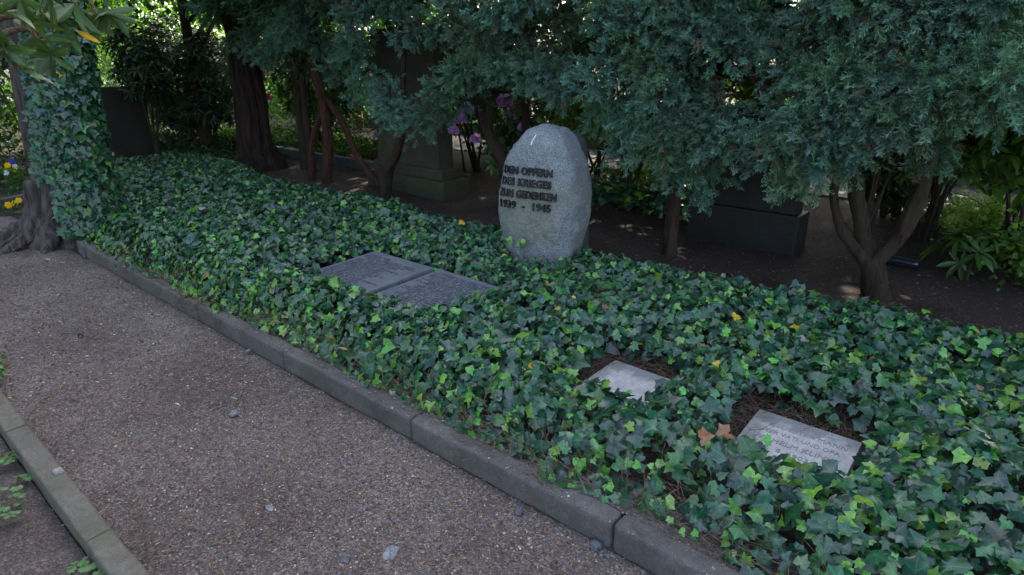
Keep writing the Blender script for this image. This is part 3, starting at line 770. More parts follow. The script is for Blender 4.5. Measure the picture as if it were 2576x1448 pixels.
for i, (x, y) in enumerate(ROW):
    t = root("juniper_tree", (x, y, 0), jl[i], "tree", "junipers in a row behind the bed")
    V, F = join([tube(spline(c, 9 * len(c)), np.interp(np.linspace(0, len(r) - 1, 9 * len(c)), range(len(r)), r), 18, 0.22, 14, 0.07, 5, seed=i + k) for k, (c, r) in enumerate(trunks[i])])
    mesh_np("trunk", V, F, M_BARK_RED if i == 4 else M_BARK_J, t, smooth=True)
    P, O, Sz, br, CO = [], [], [], [], []
    for p, s in byT[i]:
        org = np.array([x + R.normal(0, .1), y, p[2] + R.uniform(0.15, 0.55)])
        ctrl = [org, (org * 0.45 + p * 0.55) + np.array([0, 0, 0.10]), p]
        path = spline(ctrl, 12); br.append(tube(path, np.linspace(0.016, 0.004, 12), 5, cap=False))
        n = int(160 * s)
        u = R.uniform(0.45, 1.0, n) ** 0.8; c = path[np.minimum((u * 11).astype(int), 11)]
        r = R.uniform(0, 1, n) ** 0.5 * 0.185 * s * (1 + 0.25 * (n % 3 - 1)); d = rdir(n)
        q = c + d * r[:, None] * np.array([1.15, 0.9, 0.75]) + np.array([0, 0, -0.02])
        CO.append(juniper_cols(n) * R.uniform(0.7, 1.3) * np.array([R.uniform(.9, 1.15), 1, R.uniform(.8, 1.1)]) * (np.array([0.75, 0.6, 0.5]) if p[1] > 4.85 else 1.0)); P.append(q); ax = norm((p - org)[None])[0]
        O.append(norm(d * 0.9 + ax * 0.35 + np.array([0, -0.15, -0.25]) + R.normal(0, .35, (n, 3)))); Sz.append(R.uniform(0.07, 0.125, n))
        for k in range(5):      # dead twigs poking out
            a = path[R.randint(5, 12)]; e = a + rdir(1)[0] * R.uniform(0.12, 0.25) + np.array([0, -0.03, -0.08])
            br.append(tube([a, (a + e) / 2 + R.normal(0, .01, 3), e], [0.003, 0.0025, 0.0012], 3, cap=False))
    if P:
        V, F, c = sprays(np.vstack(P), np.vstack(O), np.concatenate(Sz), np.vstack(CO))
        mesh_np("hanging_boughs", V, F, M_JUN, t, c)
        V, F = join(br); mesh_np("branches", V, F, M_BARK_J, t)
    # upper crown above the picture, it shades the bed
    n = 3100; zz = R.uniform(2.5, 7.4, n); w = 1.5 * (1 - ((zz - 2.3) / 5.4)) ** 0.6 + 0.1
    a = R.uniform(0, 2 * math.pi, n); r = w * R.uniform(0, 1, n) ** 0.6
    q = np.stack([x + np.cos(a) * r, y + 0.45 + np.sin(a) * r, zz], 1)
    O_ = norm(np.stack([np.cos(a), np.sin(a), -0.2 + 0 * a], 1) + R.normal(0, .4, (n, 3)))
    V, F, c = sprays(q, O_, R.uniform(0.25, 0.42, n)); mesh_np("crown", V, F, M_JUN, t, c)

# ------------------------------------------------------------------ big conifer with furrowed trunk
def conifer(x, y, r0, name, label, bark, fl, H, crown_r, flare, z0=2.6, n=4200, lean=0.0, cat="tree", ng=11):
    t = root(name, (x, y, 0), label, cat)
    zs = np.concatenate([np.linspace(-0.1, 2.6, 44), np.linspace(2.9, H, 16)])
    V, F = tube([(x + lean * z, y, z) for z in zs], [r0 * (1 + flare * math.exp(-max(z, 0) / 0.28)) * (1 - 0.75 * max(z, 0) / H) for z in zs], 96, 0.12, 5, fl, ng)
    mesh_np("trunk", V, clean_quads(F), bark, t, smooth=True)
    zz = R.uniform(z0, H, n); w = crown_r * (1 - ((zz - z0) / (H - z0 + 0.5))) ** 0.7 + 0.15
    a = R.uniform(0, 2 * math.pi, n); r = w * R.uniform(0, 1, n) ** 0.6
    q = np.stack([x + lean * zz + np.cos(a) * r, y + np.sin(a) * r, zz], 1)
    V, F, c = sprays(q, norm(np.stack([np.cos(a), np.sin(a), -0.5 + 0 * a], 1) + R.normal(0, .4, (n, 3))), R.uniform(0.25, 0.5, n), juniper_cols(n) * np.array([0.6, 0.75, 0.5]))
    mesh_np("crown", V, F, M_JUN, t, c)  # crown mostly above the frame, made dense to block the sun
conifer(-9.35, 4.9, 0.235, "conifer", "big conifer with deeply furrowed brown trunk and spreading foot", M_BARK_BIG, 0.075, 12, 2.6, 0.75)
conifer(-8.75, 5.35, 0.07, "conifer", "slim dark-barked tree just right of the big furrowed trunk", M_BARK_J, 0.03, 7, 1.0, 0.3, 2.3, 2000, ng=5)
conifer(-8.35, 5.2, 0.05, "conifer", "second slim dark tree between the furrowed trunk and the reddish juniper", M_BARK_J, 0.03, 6, 0.9, 0.3, 2.3, 1800, ng=5)

# ------------------------------------------------------------------ gravestones
def stone_thing(name, loc, label, cat, parts, mat, rz=0.0):
    t = root(name, loc, label, cat, None, rz)
    for nm, bm in parts: mesh_bm(nm, bm, mat, t)
    return t
stone_thing("gravestone", (-6.1, 5.36, 0), "tall algae-stained gravestone on a stepped plinth behind the forked juniper", "gravestone",
    [("plinth", block(-0.83, 0.66, -0.22, 0.20, -0.06, 0.205, 0.012, 2, (10, 3, 3), 0.005)),
     ("step", block(-0.74, 0.58, -0.17, 0.16, 0.203, 0.335, 0.02, 2, (10, 3, 2), 0.004)),
     ("slab", block(-0.68, 0.50, -0.13, 0.12, 0.333, 1.95, 0.010, 2, (8, 3, 10), 0.004, 0.03))], M_G1)
def slab_top(w, y0, y1, z0, z1, arch):
    bm = block(-w / 2, w / 2, y0, y1, z0, z1, 0.012, 2, (16, 2, 8), 0.002)
    for v in bm.verts:
        f = max(0, (v.co.z - (z0 + z1) / 2) / (z1 - z0) * 2); v.co.z -= arch * f * (2 * v.co.x / w) ** 2
    return bm
stone_thing("gravestone", (-1.97, 5.66, 0), "low broad black gravestone with arched top behind the juniper trunks", "gravestone",
    [("plinth", block(-0.50, 0.50, -0.16, 0.15, -0.06, 0.34, 0.010, 2, (8, 2, 3), 0.003)), ("slab", slab_top(0.90, -0.12, 0.10, 0.338, 1.24, 0.10))], M_G2)
stone_thing("gravestone", (-12.4, 4.05, 0), "plain dark brown upright slab beyond the ivy-clad tree", "gravestone",
    [("slab", block(-0.09, 0.09, -0.42, 0.50, -0.1, 1.16, 0.012, 2, (2, 6, 8), 0.003))], M_G3, rad(8))
tag(mesh_bm("grave_edging", block(-11.0, -7.6, 5.86, 5.98, -0.06, 0.13, 0.012, 2, (20, 2, 3), 0.003), m_stone("pale_edging", (0.04, 0.04, 0.042), (0.07, 0.07, 0.072), (0.8, 1.2), 200, None, 0.5, 0.002)),
    "low dark stone edging with sunlit top behind the reddish juniper", "grave edging")
tag(mesh_bm("grave_edging", block(-14, 6, 10.05, 10.2, -0.06, 0.28, 0.012, 2, (20, 2, 2), 0.004), M_KERB), "long dark kerb on the far side of the sunlit path", "kerb")
# black grave vase lying on the soil
v0 = at(2235, 652, 0.05); v1 = at(2315, 668, 0.05)
ax = norm((v1 - v0)[None])[0]; pts = [v0 + ax * s for s in (0, 0.005, 0.03, 0.25, 0.27, 0.28, 0.275)]
L = np.linalg.norm(v1 - v0); pts = [v0 + ax * s * L for s in (0, 0.01, 0.1, 0.85, 0.93, 0.98, 1.0)]
V, F = tube(pts, [0.040, 0.052, 0.048, 0.042, 0.038, 0.025, 0.008], 24)
tag(mesh_np("grave_vase", V, clean_quads(F), M_BLACKP, None, smooth=True), "black plastic grave vase lying on the soil right of the three-armed juniper", "vase")

LFT = np.array([[0, 0, 0], [.35, .45, .05], [0, 1, -.05], [-.35, .45, .05]]); LFF = np.array([[0, 1, 2], [0, 2, 3]])
def leaf_cloud(P, size, col):
    n = len(P); V, F = inst(LFT, LFF, P, rdir(n) + np.array([0, 0, -.5]), norm(rdir(n) + np.array([0, 0, .9])), size)
    return V, F, np.repeat(col, 4, 0)
def clumped(x, y, z, wx, wy, wz, n, nc=40, cr=0.28):
    C = rdir(nc) * (R.uniform(0.2, 1, (nc, 1)) ** 0.5) * np.array([wx, wy, wz]) / 2 + np.array([x, y, z])
    i = R.randint(0, nc, n); return C[i] + R.normal(0, 1, (n, 3)) * cr * np.array([1, 1, .7]) * R.uniform(.6, 1.3, (n, 1))
def leafy(name, x, y, w, d, z0, z1, n, leaf, col, label, cat, group=None, trunk=0.05, nc=40, bark=None, H=None):
    t = root(name, (x, y, 0), label, cat, group)
    P = clumped(x, y, (z0 + z1) / 2, w, d, z1 - z0, n, nc, 0.11 * max(w, 1.0)); P[:, 2] = np.maximum(P[:, 2], 0.04)
    cc = np.array(col) * (1 + .5 * vnoise(P, 1.5))[:, None] * R.uniform(.75, 1.3, (n, 1))
    V, F, c = leaf_cloud(P, R.uniform(.7, 1.3, n) * leaf, cc); mesh_np("crown", V, F, M_BG, t, c)
    H = H or z1 * 0.9
    pts = spline([(x, y, -0.1), (x + R.normal(0, .04), y, H * 0.4), (x + R.normal(0, .08), y, H)], 16)
    parts = [tube(pts, np.linspace(trunk, trunk * 0.4, 16), 12, 0.12, 6, 0.04, 5)]
    for k in range(6):
        a = pts[R.randint(6, 15)]; e = P[R.randint(n)]; parts.append(tube(spline([a, (a + e) / 2 + [0, 0, .1], e], 6), np.linspace(trunk * .35, .006, 6), 5, cap=False))
    V, F = join(parts); mesh_np("trunk", V, F, bark or M_BARK_J, t, smooth=True); return t
# ------------------------------------------------------------------ broad-leaved shrubs
RLT = np.array([[0, 0, 0], [.10, .25, .02], [.145, .5, .02], [.11, .78, .0], [0, 1, -.06], [-.11, .78, 0], [-.145, .5, .02], [-.10, .25, .02], [0, .25, -.02], [0, .5, -.03], [0, .78, -.04]])
RLF = np.array([[0, 1, 8], [8, 1, 2], [8, 2, 9], [9, 2, 3], [9, 3, 10], [10, 3, 4], [0, 8, 7], [8, 6, 7], [8, 9, 6], [9, 5, 6], [9, 10, 5], [10, 4, 5]])
RLN = np.array([1, 0, 0, 0, 1, 0, 0, 0, 1, 1, 1.0])
def rho_leaves(P, D, N, size, col):
    n = len(P); T = np.repeat(RLT[None], n, 0).copy(); T[:, :, 0] *= R.uniform(0.75, 1.15, (n, 1)); T[:, :, 2] -= T[:, :, 1] ** 2 * R.uniform(0, .3, (n, 1))
    T[:, :, 2] += np.abs(T[:, :, 0]) * R.uniform(-.1, .5, (n, 1))
    V, F = inst(T, RLF, P, D, N, size); return V, F, np.repeat(col, 11, 0), np.tile(RLN, n)
def whorls(C, A, per, size, col, spread=0.9, up0=-0.25):
    """whorls of leaves at points C with axes A"""
    n = len(C); k = per
    P = np.repeat(C, k, 0); Ax = np.repeat(A, k, 0); a = np.tile(np.arange(k) * 2 * math.pi / k, n) + np.repeat(R.uniform(0, 6, n), k) + R.normal(0, .25, n * k)
    X = norm(np.cross(Ax, np.array([0.31, 0.2, 0.9]))); Y = np.cross(Ax, X)
    side = X * np.cos(a)[:, None] + Y * np.sin(a)[:, None]
    up = R.uniform(up0, up0 + 0.8, n * k)[:, None]
    D = norm(side * spread + Ax * up + np.array([0, 0, -0.12])); N = norm(Ax + side * -0.1 + R.normal(0, .15, (n * k, 3)) + np.array([0, 0, .3]))
    return rho_leaves(P, D, N, np.repeat(size, k) * R.uniform(0.7, 1.15, n * k), np.repeat(col, k, 0) * R.uniform(.8, 1.25, (n * k, 1)))
def truss(p, r, colr, parent, nf=26):
    d = rdir(nf); d[:, 2] = np.abs(d[:, 2]) * 0.8 - 0.2; d[:, 1] -= 0.3; d = norm(d)
    PT = np.array([[0, 0, 0], [.45, .6, .1], [.28, 1.0, .0], [0, .9, .08], [-.28, 1, 0], [-.45, .6, .1]]); PF = np.array([[0, 1, 2], [0, 2, 3], [0, 3, 4], [0, 4, 5]])
    P = np.repeat(p + d * r * 0.5, 4, 0); dd = np.repeat(d, 4, 0) * 0.6 + rdir(nf * 4) * 0.7
    V, F = inst(PT, PF, P, dd, rdir(nf * 4), np.full(nf * 4, r * 0.75))
    c = np.repeat(np.array(colr) * R.uniform(.7, 1.3, (nf * 4, 1)), 6, 0)
    mesh_np("blossom", V, F, M_PETAL, parent, np.clip(c, 0, 1))
def rhodo(x, y, w, d, z0, z1, nwh, leaf, col, label, flowers=(), stems=7, cat="shrub", name="rhododendron_bush", fl_col=(0.62, 0.34, 0.95), open_=0.0):
    t = root(name, (x, y, 0), label, cat)
    C = rdir(nwh); rr = R.uniform(0.35, 1.0, nwh) ** 0.5
    P = np.stack([x + C[:, 0] * rr * w / 2, y + C[:, 1] * rr * d / 2, (z0 + z1) / 2 + C[:, 2] * rr * (z1 - z0) / 2], 1)
    P += np.stack([vnoise(P + 7 * k, 1.5) for k in range(3)], 1) * 0.18
    A = norm(C * 0.6 + np.array([0, 0, .7]) + R.normal(0, .3, (nwh, 3)))
    sh = (1 + 0.45 * vnoise(P, 2.2))[:, None]
    V, F, c, ve = whorls(P, A, 7, R.uniform(.8, 1.2, nwh) * leaf, np.array(col) * sh)
    mesh_np("foliage", V, F, M_RHO, t, c, False, ve)
    parts = []
    for k in range(stems):
        q = P[R.randint(nwh)]; b = np.array([x + R.normal(0, .06 * w), y + R.normal(0, .06 * d), -0.03])
        parts.append(tube(spline([b, b * 0.6 + q * 0.4 + np.array([0, 0, 0.12]), q], 10), np.linspace(0.022, 0.006, 10), 6, 0.1, 10, cap=False))
    V, F = join(parts); mesh_np("stems", V, F, M_BARK_J, t)
    for f in flowers: truss(f[:3] if len(f) == 3 else f[0], R.uniform(0.060, 0.085) if len(f) == 3 else f[1], fl_col, t)
    return t
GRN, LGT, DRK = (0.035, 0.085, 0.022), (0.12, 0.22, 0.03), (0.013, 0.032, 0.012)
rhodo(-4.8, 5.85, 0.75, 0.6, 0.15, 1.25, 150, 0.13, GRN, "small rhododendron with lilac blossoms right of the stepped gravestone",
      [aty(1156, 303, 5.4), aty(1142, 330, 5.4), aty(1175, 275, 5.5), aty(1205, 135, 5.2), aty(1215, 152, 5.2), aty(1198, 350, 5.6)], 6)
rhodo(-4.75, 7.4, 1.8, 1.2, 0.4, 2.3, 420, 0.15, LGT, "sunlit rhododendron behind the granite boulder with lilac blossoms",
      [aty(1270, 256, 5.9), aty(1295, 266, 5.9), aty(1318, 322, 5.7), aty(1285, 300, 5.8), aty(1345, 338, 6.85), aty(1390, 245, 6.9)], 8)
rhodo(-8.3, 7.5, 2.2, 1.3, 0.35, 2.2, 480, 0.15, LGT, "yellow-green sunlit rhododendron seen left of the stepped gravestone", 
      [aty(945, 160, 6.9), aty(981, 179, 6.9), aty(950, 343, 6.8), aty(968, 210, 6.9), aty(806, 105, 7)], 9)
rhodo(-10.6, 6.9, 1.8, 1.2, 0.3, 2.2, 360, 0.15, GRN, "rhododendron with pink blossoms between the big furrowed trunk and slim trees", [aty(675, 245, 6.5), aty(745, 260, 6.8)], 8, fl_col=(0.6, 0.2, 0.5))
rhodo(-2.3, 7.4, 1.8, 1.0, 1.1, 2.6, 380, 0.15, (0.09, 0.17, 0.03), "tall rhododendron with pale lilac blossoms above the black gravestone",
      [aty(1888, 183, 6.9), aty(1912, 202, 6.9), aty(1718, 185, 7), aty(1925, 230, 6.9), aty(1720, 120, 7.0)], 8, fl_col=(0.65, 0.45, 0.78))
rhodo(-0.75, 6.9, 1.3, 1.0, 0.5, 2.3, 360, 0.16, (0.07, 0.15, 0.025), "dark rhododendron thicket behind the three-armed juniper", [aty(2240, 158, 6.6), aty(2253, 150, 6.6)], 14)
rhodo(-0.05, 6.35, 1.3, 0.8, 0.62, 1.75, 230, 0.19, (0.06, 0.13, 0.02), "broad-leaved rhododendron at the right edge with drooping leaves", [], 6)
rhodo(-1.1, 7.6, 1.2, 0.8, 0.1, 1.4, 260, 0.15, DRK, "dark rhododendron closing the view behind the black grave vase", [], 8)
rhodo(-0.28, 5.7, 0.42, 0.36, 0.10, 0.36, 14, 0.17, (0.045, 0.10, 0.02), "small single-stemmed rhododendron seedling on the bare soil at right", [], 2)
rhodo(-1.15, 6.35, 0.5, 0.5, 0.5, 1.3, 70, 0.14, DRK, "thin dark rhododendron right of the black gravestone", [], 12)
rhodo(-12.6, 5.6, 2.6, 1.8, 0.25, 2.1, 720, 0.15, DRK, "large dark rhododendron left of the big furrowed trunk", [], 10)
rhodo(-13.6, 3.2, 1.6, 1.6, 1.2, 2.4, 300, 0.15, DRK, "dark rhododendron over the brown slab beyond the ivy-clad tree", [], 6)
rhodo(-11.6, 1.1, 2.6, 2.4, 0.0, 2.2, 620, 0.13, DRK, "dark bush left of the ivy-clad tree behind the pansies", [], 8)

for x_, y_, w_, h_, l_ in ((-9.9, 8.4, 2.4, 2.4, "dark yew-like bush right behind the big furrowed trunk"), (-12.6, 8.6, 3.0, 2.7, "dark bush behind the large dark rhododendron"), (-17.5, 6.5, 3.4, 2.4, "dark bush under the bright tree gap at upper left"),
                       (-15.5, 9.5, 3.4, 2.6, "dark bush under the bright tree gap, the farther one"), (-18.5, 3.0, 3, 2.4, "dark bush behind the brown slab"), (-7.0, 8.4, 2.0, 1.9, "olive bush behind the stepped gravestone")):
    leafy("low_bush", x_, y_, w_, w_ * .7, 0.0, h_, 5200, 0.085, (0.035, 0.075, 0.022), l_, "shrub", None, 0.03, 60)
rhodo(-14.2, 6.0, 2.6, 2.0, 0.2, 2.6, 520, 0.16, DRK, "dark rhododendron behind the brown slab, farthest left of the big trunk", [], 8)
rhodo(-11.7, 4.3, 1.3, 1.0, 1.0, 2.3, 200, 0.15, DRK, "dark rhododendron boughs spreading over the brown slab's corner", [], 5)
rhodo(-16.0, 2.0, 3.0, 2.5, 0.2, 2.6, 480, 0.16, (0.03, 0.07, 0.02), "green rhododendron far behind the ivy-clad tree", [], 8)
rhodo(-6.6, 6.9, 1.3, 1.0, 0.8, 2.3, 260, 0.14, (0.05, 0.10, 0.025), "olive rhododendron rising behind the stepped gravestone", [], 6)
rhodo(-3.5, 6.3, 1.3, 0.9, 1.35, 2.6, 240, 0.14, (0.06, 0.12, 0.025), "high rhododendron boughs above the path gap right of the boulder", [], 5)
# overhanging rhododendron at upper left, close to the camera
t = root("rhododendron_bush", (-3.3, -0.75, 0), "near rhododendron bush whose long-leaved branches hang in from the upper left", "shrub")
brs = [((90, -60), (246, 36), 2.9), ((60, -50), (188, 8), 2.8), ((40, 10), (160, 58), 2.9), ((0, 90), (128, 138), 2.8), ((-90, 150), (38, 172), 2.6), ((-40, 20), (62, 55), 2.7), ((-30, 60), (98, 100), 2.8), ((-90, 90), (15, 118), 2.6), ((-90, 20), (0, 35), 2.6), ((0, -70), (120, -5), 2.7), ((-80, -60), (50, 0), 2.6)]
P, A, parts = [], [], []
def atd(px, py, dist):
    d = ray(px, py); return np.array([0, 0, CAMZ]) + d / np.linalg.norm(d) * dist
for k, (a, b, dd) in enumerate(brs):
    q = atd(*b, dd); p = atd(*a, dd + 0.05); base = np.array([-3.3 + 0.05 * k, -0.75, -0.03])
    mid = base * 0.5 + p * 0.5 + np.array([-0.1, 0, 0.35])
    path = spline([base, mid, p, q], 24); parts.append(tube(path, np.linspace(0.022, 0.005, 24), 6, .1, 10, cap=False))
    for s in (23, 20):
        if s < 23 and R.rand() < 0.55: continue
        off = R.normal(0, 0.05, 3) if s < 23 else 0
        P.append(path[s] + off); A.append(norm((path[s] - path[s - 2] + R.normal(0, .03, 3) + np.array([0, 0, 0.02]))[None])[0])
for k in range(60):     # rest of the bush, outside the frame
    P.append(np.array([-3.5, -0.9, 1.3]) + rdir(1)[0] * np.array([.8, .7, .9])); A.append(norm(rdir(1) + np.array([0, 0, .6]))[0])
P, A = np.array(P), np.array(A); nP = len(P)
V, F, c, ve = whorls(P, A, 8, np.full(nP, 0.104), np.array([[0.055, 0.10, 0.028]]).repeat(nP, 0), 0.7, 0.1)
mesh_np("foliage", V, F, M_RHO, t, c, False, ve)
V, F = join(parts); mesh_np("stems", V, F, M_TWIG, t)
yp = atd(188, 76, 2.85)
V, F, c, ve = rho_leaves(np.array([yp]), norm(np.array([[0.55, 0.45, -0.35]])), norm(np.array([[0.3, -0.8, 0.5]])), np.array([0.085]), np.array([[0.75, 0.42, 0.02]]))
V = yp + (V - yp) * 1.0
tag(mesh_np("yellow_leaf", V, F, M_RHO, t, c, False, ve), "single yellow leaf with an orange tip")

# ------------------------------------------------------------------ background plants and trees
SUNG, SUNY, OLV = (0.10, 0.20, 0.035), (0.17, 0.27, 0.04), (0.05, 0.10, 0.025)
bgs = [(-20, 13, 6, 4, 0.8, 7.5, SUNY), (-14.5, 13, 5, 4, 0.9, 7, SUNG), (-9.5, 13.5, 5, 4, 0.9, 6.5, OLV), (-5, 13.5, 4.5, 4, 0.8, 6.5, SUNG), (-0.5, 13, 5, 4, 0.6, 6.5, OLV), (4.5, 12, 5, 4, 0.5, 6.5, SUNG),
       (-24, 7, 5, 5, 0.9, 8, SUNG), (-26, 1, 5, 5, .5, 7, OLV), (-19, -1.5, 4, 4, .3, 6, DRK), (-29, 12, 7, 6, 1.0, 10, SUNY)]
bl = ["sunlit yellow-green tree far behind the large dark rhododendron", "green tree beyond the far path, behind the big furrowed trunk", "olive-green tree beyond the far path behind the reddish juniper",
      "green tree beyond the far path behind the stepped gravestone", "olive tree beyond the far path behind the black gravestone", "green tree beyond the far path at the right edge",
      "green tree far off left of the big furrowed trunk", "olive tree far off behind the ivy-clad tree", "dark tree far off at the left edge", "brightest yellow-green tree high in the gap left of the junipers"]
for b_, l_ in zip(bgs, bl):
    leafy("broadleaf_tree", *b_[:6], 12000 if b_[0] < -15 else 7500, 0.18, b_[6], l_, "tree", "trees beyond the far path", 0.16, 60)
for x_, y_, l_ in ((-13, 9.5, "tall tree added to shade the dark rhododendrons"), (-8.6, 10.6, "tall tree added to shade the far path behind the reddish juniper"), (-4.4, 10.6, "tall tree added to shade the far path behind the granite boulder"),
                 (-0.2, 10.4, "tall tree added to shade the far path behind the black gravestone"), (3.6, 9.6, "tall tree added to shade the right edge")):
    leafy("broadleaf_tree", x_, y_, 5.2, 4.6, 3.6, 8.5, 5200, 0.26, (0.07, 0.14, 0.03), l_, "tree", "trees beyond the far path", 0.14, 50, M_BARK_L, 5.5)  # high crowns out of frame, added to keep sun off the background
for x_, y_, l_ in ((-13.5, -1.8, "farther tree added past the left border to block low sky light"), (-3.5, -6.0, "tall tree added behind the viewer to block low sky light"), (-10, -5.0, "nearer tree added past the left border to block low sky light"), (-16, 2.5, "tall tree added above the far left bushes to block sky light")):
    leafy("broadleaf_tree", x_, y_, 5.5, 4.6, 1.8, 8.0, 3000, 0.40, (0.05, 0.10, 0.025), l_, "tree", "trees added around the viewer to block sky light", 0.16, 50, None, 5.0)  # crowns added round the camera to cut light from the low sky
leafy("shading_yew", -12.2, 5.4, 5.0, 4.5, 2.5, 7.0, 9000, 0.13, (0.03, 0.065, 0.02), "yew canopy added to shade the rhododendrons left of the big furrowed trunk", "tree", None, 0.12, 70, None, 5.0)  # canopy above the frame, added to darken the bushes below
leafy("low_bush", -10.9, 1.5, 1.8, 1.6, 0.0, 1.9, 4500, 0.07, (0.03, 0.065, 0.02), "dark clipped bush right behind the pansies at the left edge", "shrub", None, 0.03, 50)
lows = [(-7.4, 11.2, 2.5, 1.4, 0.0, 0.9, SUNG, "low sunlit bush beyond the far path left of the boulder"), (-3.6, 11.0, 3, 1.4, 0.0, 0.8, (0.12, 0.2, 0.06), "low pale-green bush beyond the far path right of the boulder"),
        (0.3, 11, 3, 1.4, 0, 1.0, OLV, "low olive bush beyond the far path near the right edge"), (-11.5, 11, 3, 1.5, 0, 1.4, OLV, "olive bush beyond the far path behind the slim trees"),
        (3.2, 8.3, 2, 2, 0, 1.3, SUNG, "green bush past the right rhododendron")]
for b_ in lows: leafy("low_bush", *b_[:6], 3500, 0.075, b_[6], b_[7], "shrub", "low bushes beyond the far path", 0.03, 40)
leafy("small_shrub", -3.35, 6.65, 1.5, 0.8, 0.0, 0.5, 2600, 0.05, (0.075, 0.15, 0.03), "low leafy shrub seen right of the boulder below pink flowers", "shrub", None, 0.02, 40)
leafy("small_shrub", -2.6, 7.5, 1.6, 0.6, 0.1, 0.9, 1800, 0.04, (0.06, 0.10, 0.03), "twiggy thin shrub behind the pink flowers beyond the boulder", "shrub", None, 0.015, 30)
leafy("small_shrub", 0.0, 6.75, 0.9, 0.8, 0.0, 0.40, 2600, 0.05, SUNY, "bright yellow-green ferny plant on the ground at the right edge", "plant", None, 0.01, 40)
leafy("small_shrub", -0.35, 7.6, 1.3, 0.7, 0.0, 0.25, 2200, 0.04, (0.13, 0.2, 0.06), "low mixed groundcover beside the path at right", "plant", None, 0.01, 40)
leafy("small_shrub", 0.18, 5.85, 0.55, 0.6, 0.0, 0.42, 1500, 0.05, SUNG, "green weed clump at the lower right edge of the soil", "plant", None, 0.01, 30)
# young trees right of the boulder
for i, (x, y, r, l_) in enumerate([(-3.02, 6.05, 0.028, "thin pale-barked young tree right of the boulder, the left of two"), (-2.82, 6.10, 0.022, "thin darker young tree right of the boulder, the right of two")]):
    leafy("young_tree", x, y, 0.9, 0.6, 1.4, 2.4, 700, 0.06, OLV, l_, "tree", "thin young trees", r, 20, M_BARK_L, 2.0)
# glossy ground ivy patch behind the boulder
n = 900; x = R.uniform(-3.9, -2.55, n); y = R.uniform(5.9, 6.5, n); P = np.stack([x, y, R.uniform(0.05, 0.3, n)], 1)
N = norm(R.normal(0, .3, (n, 3)) + np.array([0, -.2, 1])); D = norm(np.stack([R.normal(size=n), R.normal(size=n) - .6, 0 * x], 1)); D = norm(D - N * (D * N).sum(1)[:, None])
V, F, c, ve = ivy_leaves(P, D, N, R.uniform(.06, .09, n), ivy_cols(n, .2)); tag(mesh_np("ivy_patch", V, F, M_IVY, None, c, False, ve), "glossy ivy patch on the soil beyond the boulder", "ivy", None, "stuff")
# groundcover beyond the far kerb
n = 9000; x = R.uniform(-16, 6, n); y = R.uniform(10.25, 12.6, n); P = np.stack([x, y, R.uniform(0.03, 0.35, n)], 1)
V, F, c = leaf_cloud(P, R.uniform(.06, .12, n), np.array(SUNG) * R.uniform(.6, 1.6, (n, 1))); tag(mesh_np("ground_cover", V, F, M_BG, None, c), "sunlit leafy ground cover beyond the far path", "ground cover", None, "stuff")
n = 5000; x = R.uniform(-14, -8.8, n); y = R.uniform(6.1, 7.6, n); P = np.stack([x, y, R.uniform(0.02, 0.22, n)], 1)
n2 = 14000; P = np.vstack([P, np.stack([R.uniform(-40, -17, n2), R.uniform(4, 24, n2), R.uniform(0.02, 0.5, n2)], 1)]); n += n2; sz = np.concatenate([R.uniform(.05, .09, n - n2), R.uniform(.15, .35, n2)])
V, F, c = leaf_cloud(P, sz, np.array(SUNG) * 0.6 * R.uniform(.5, 1.5, (n, 1))); tag(mesh_np("ground_cover", V, F, M_BG, None, c), "bright ground cover glimpsed between and beyond the left trunks", "ground cover", None, "stuff")

n = 9000; P = np.vstack([np.stack([R.uniform(-17, -10, n // 2), R.uniform(4.6, 7.5, n // 2), R.uniform(0.0, 0.16, n // 2)], 1), np.stack([R.uniform(-22, -9.9, n // 2), R.uniform(-1.5, 3.3, n // 2), R.uniform(0.0, 0.2, n // 2)], 1)])
V, F, c = leaf_cloud(P, R.uniform(.05, .12, n), np.array(DRK) * R.uniform(.6, 1.8, (n, 1))); tag(mesh_np("undergrowth", V, F, M_BG, None, c), "dark low leaves added to darken the soil at the far left", "undergrowth", None, "stuff")  # dark leaves added over the lit soil in place of shade
# ------------------------------------------------------------------ flowers
def flower_clump(name, p, w, hgt, cols, nfl, label, nl=160, lf=0.035, fs=0.03):
    t = root(name, (p[0], p[1], 0), label, "flowers")
    P = np.array([p[0], p[1], 0]) + R.normal(0, 1, (nl, 3)) * np.array([w / 3, w / 3, 0]); P[:, 2] = R.uniform(0.02, hgt, nl)
    V, F, c = leaf_cloud(P, R.uniform(.7, 1.3, nl) * lf, np.array(GRN) * R.uniform(.8, 2.2, (nl, 1))); mesh_np("leaves", V, F, M_BG, t, c)
    for k in range(nfl):
        q = np.array([p[0] + R.normal(0, w / 4), p[1] + R.normal(0, w / 4), hgt * R.uniform(.75, 1.15)])
        cl = cols[k % len(cols)]; n = 6; a = np.arange(n) * 2 * math.pi / n
        f = norm(np.array([[-q[0], -q[1], 1.5]]))[0]; X = norm(np.cross(f, [0, 0, 1])[None])[0]; Y = np.cross(f, X)
        D = X * np.cos(a)[:, None] + Y * np.sin(a)[:, None]
        PT = np.array([[0, 0, 0], [.42, .5, .05], [.25, .95, 0], [-.25, .95, 0], [-.42, .5, .05]]); PF = np.array([[0, 1, 2], [0, 2, 3], [0, 3, 4]])
        V, F = inst(PT, PF, np.repeat(q[None], n, 0), D, np.repeat(f[None], n, 0) + R.normal(0, .2, (n, 3)), np.full(n, fs))
        mesh_np("blossom", V, F, M_PETAL, t, np.repeat(np.array([cl]) * np.ones((n, 1)), 5, 0))
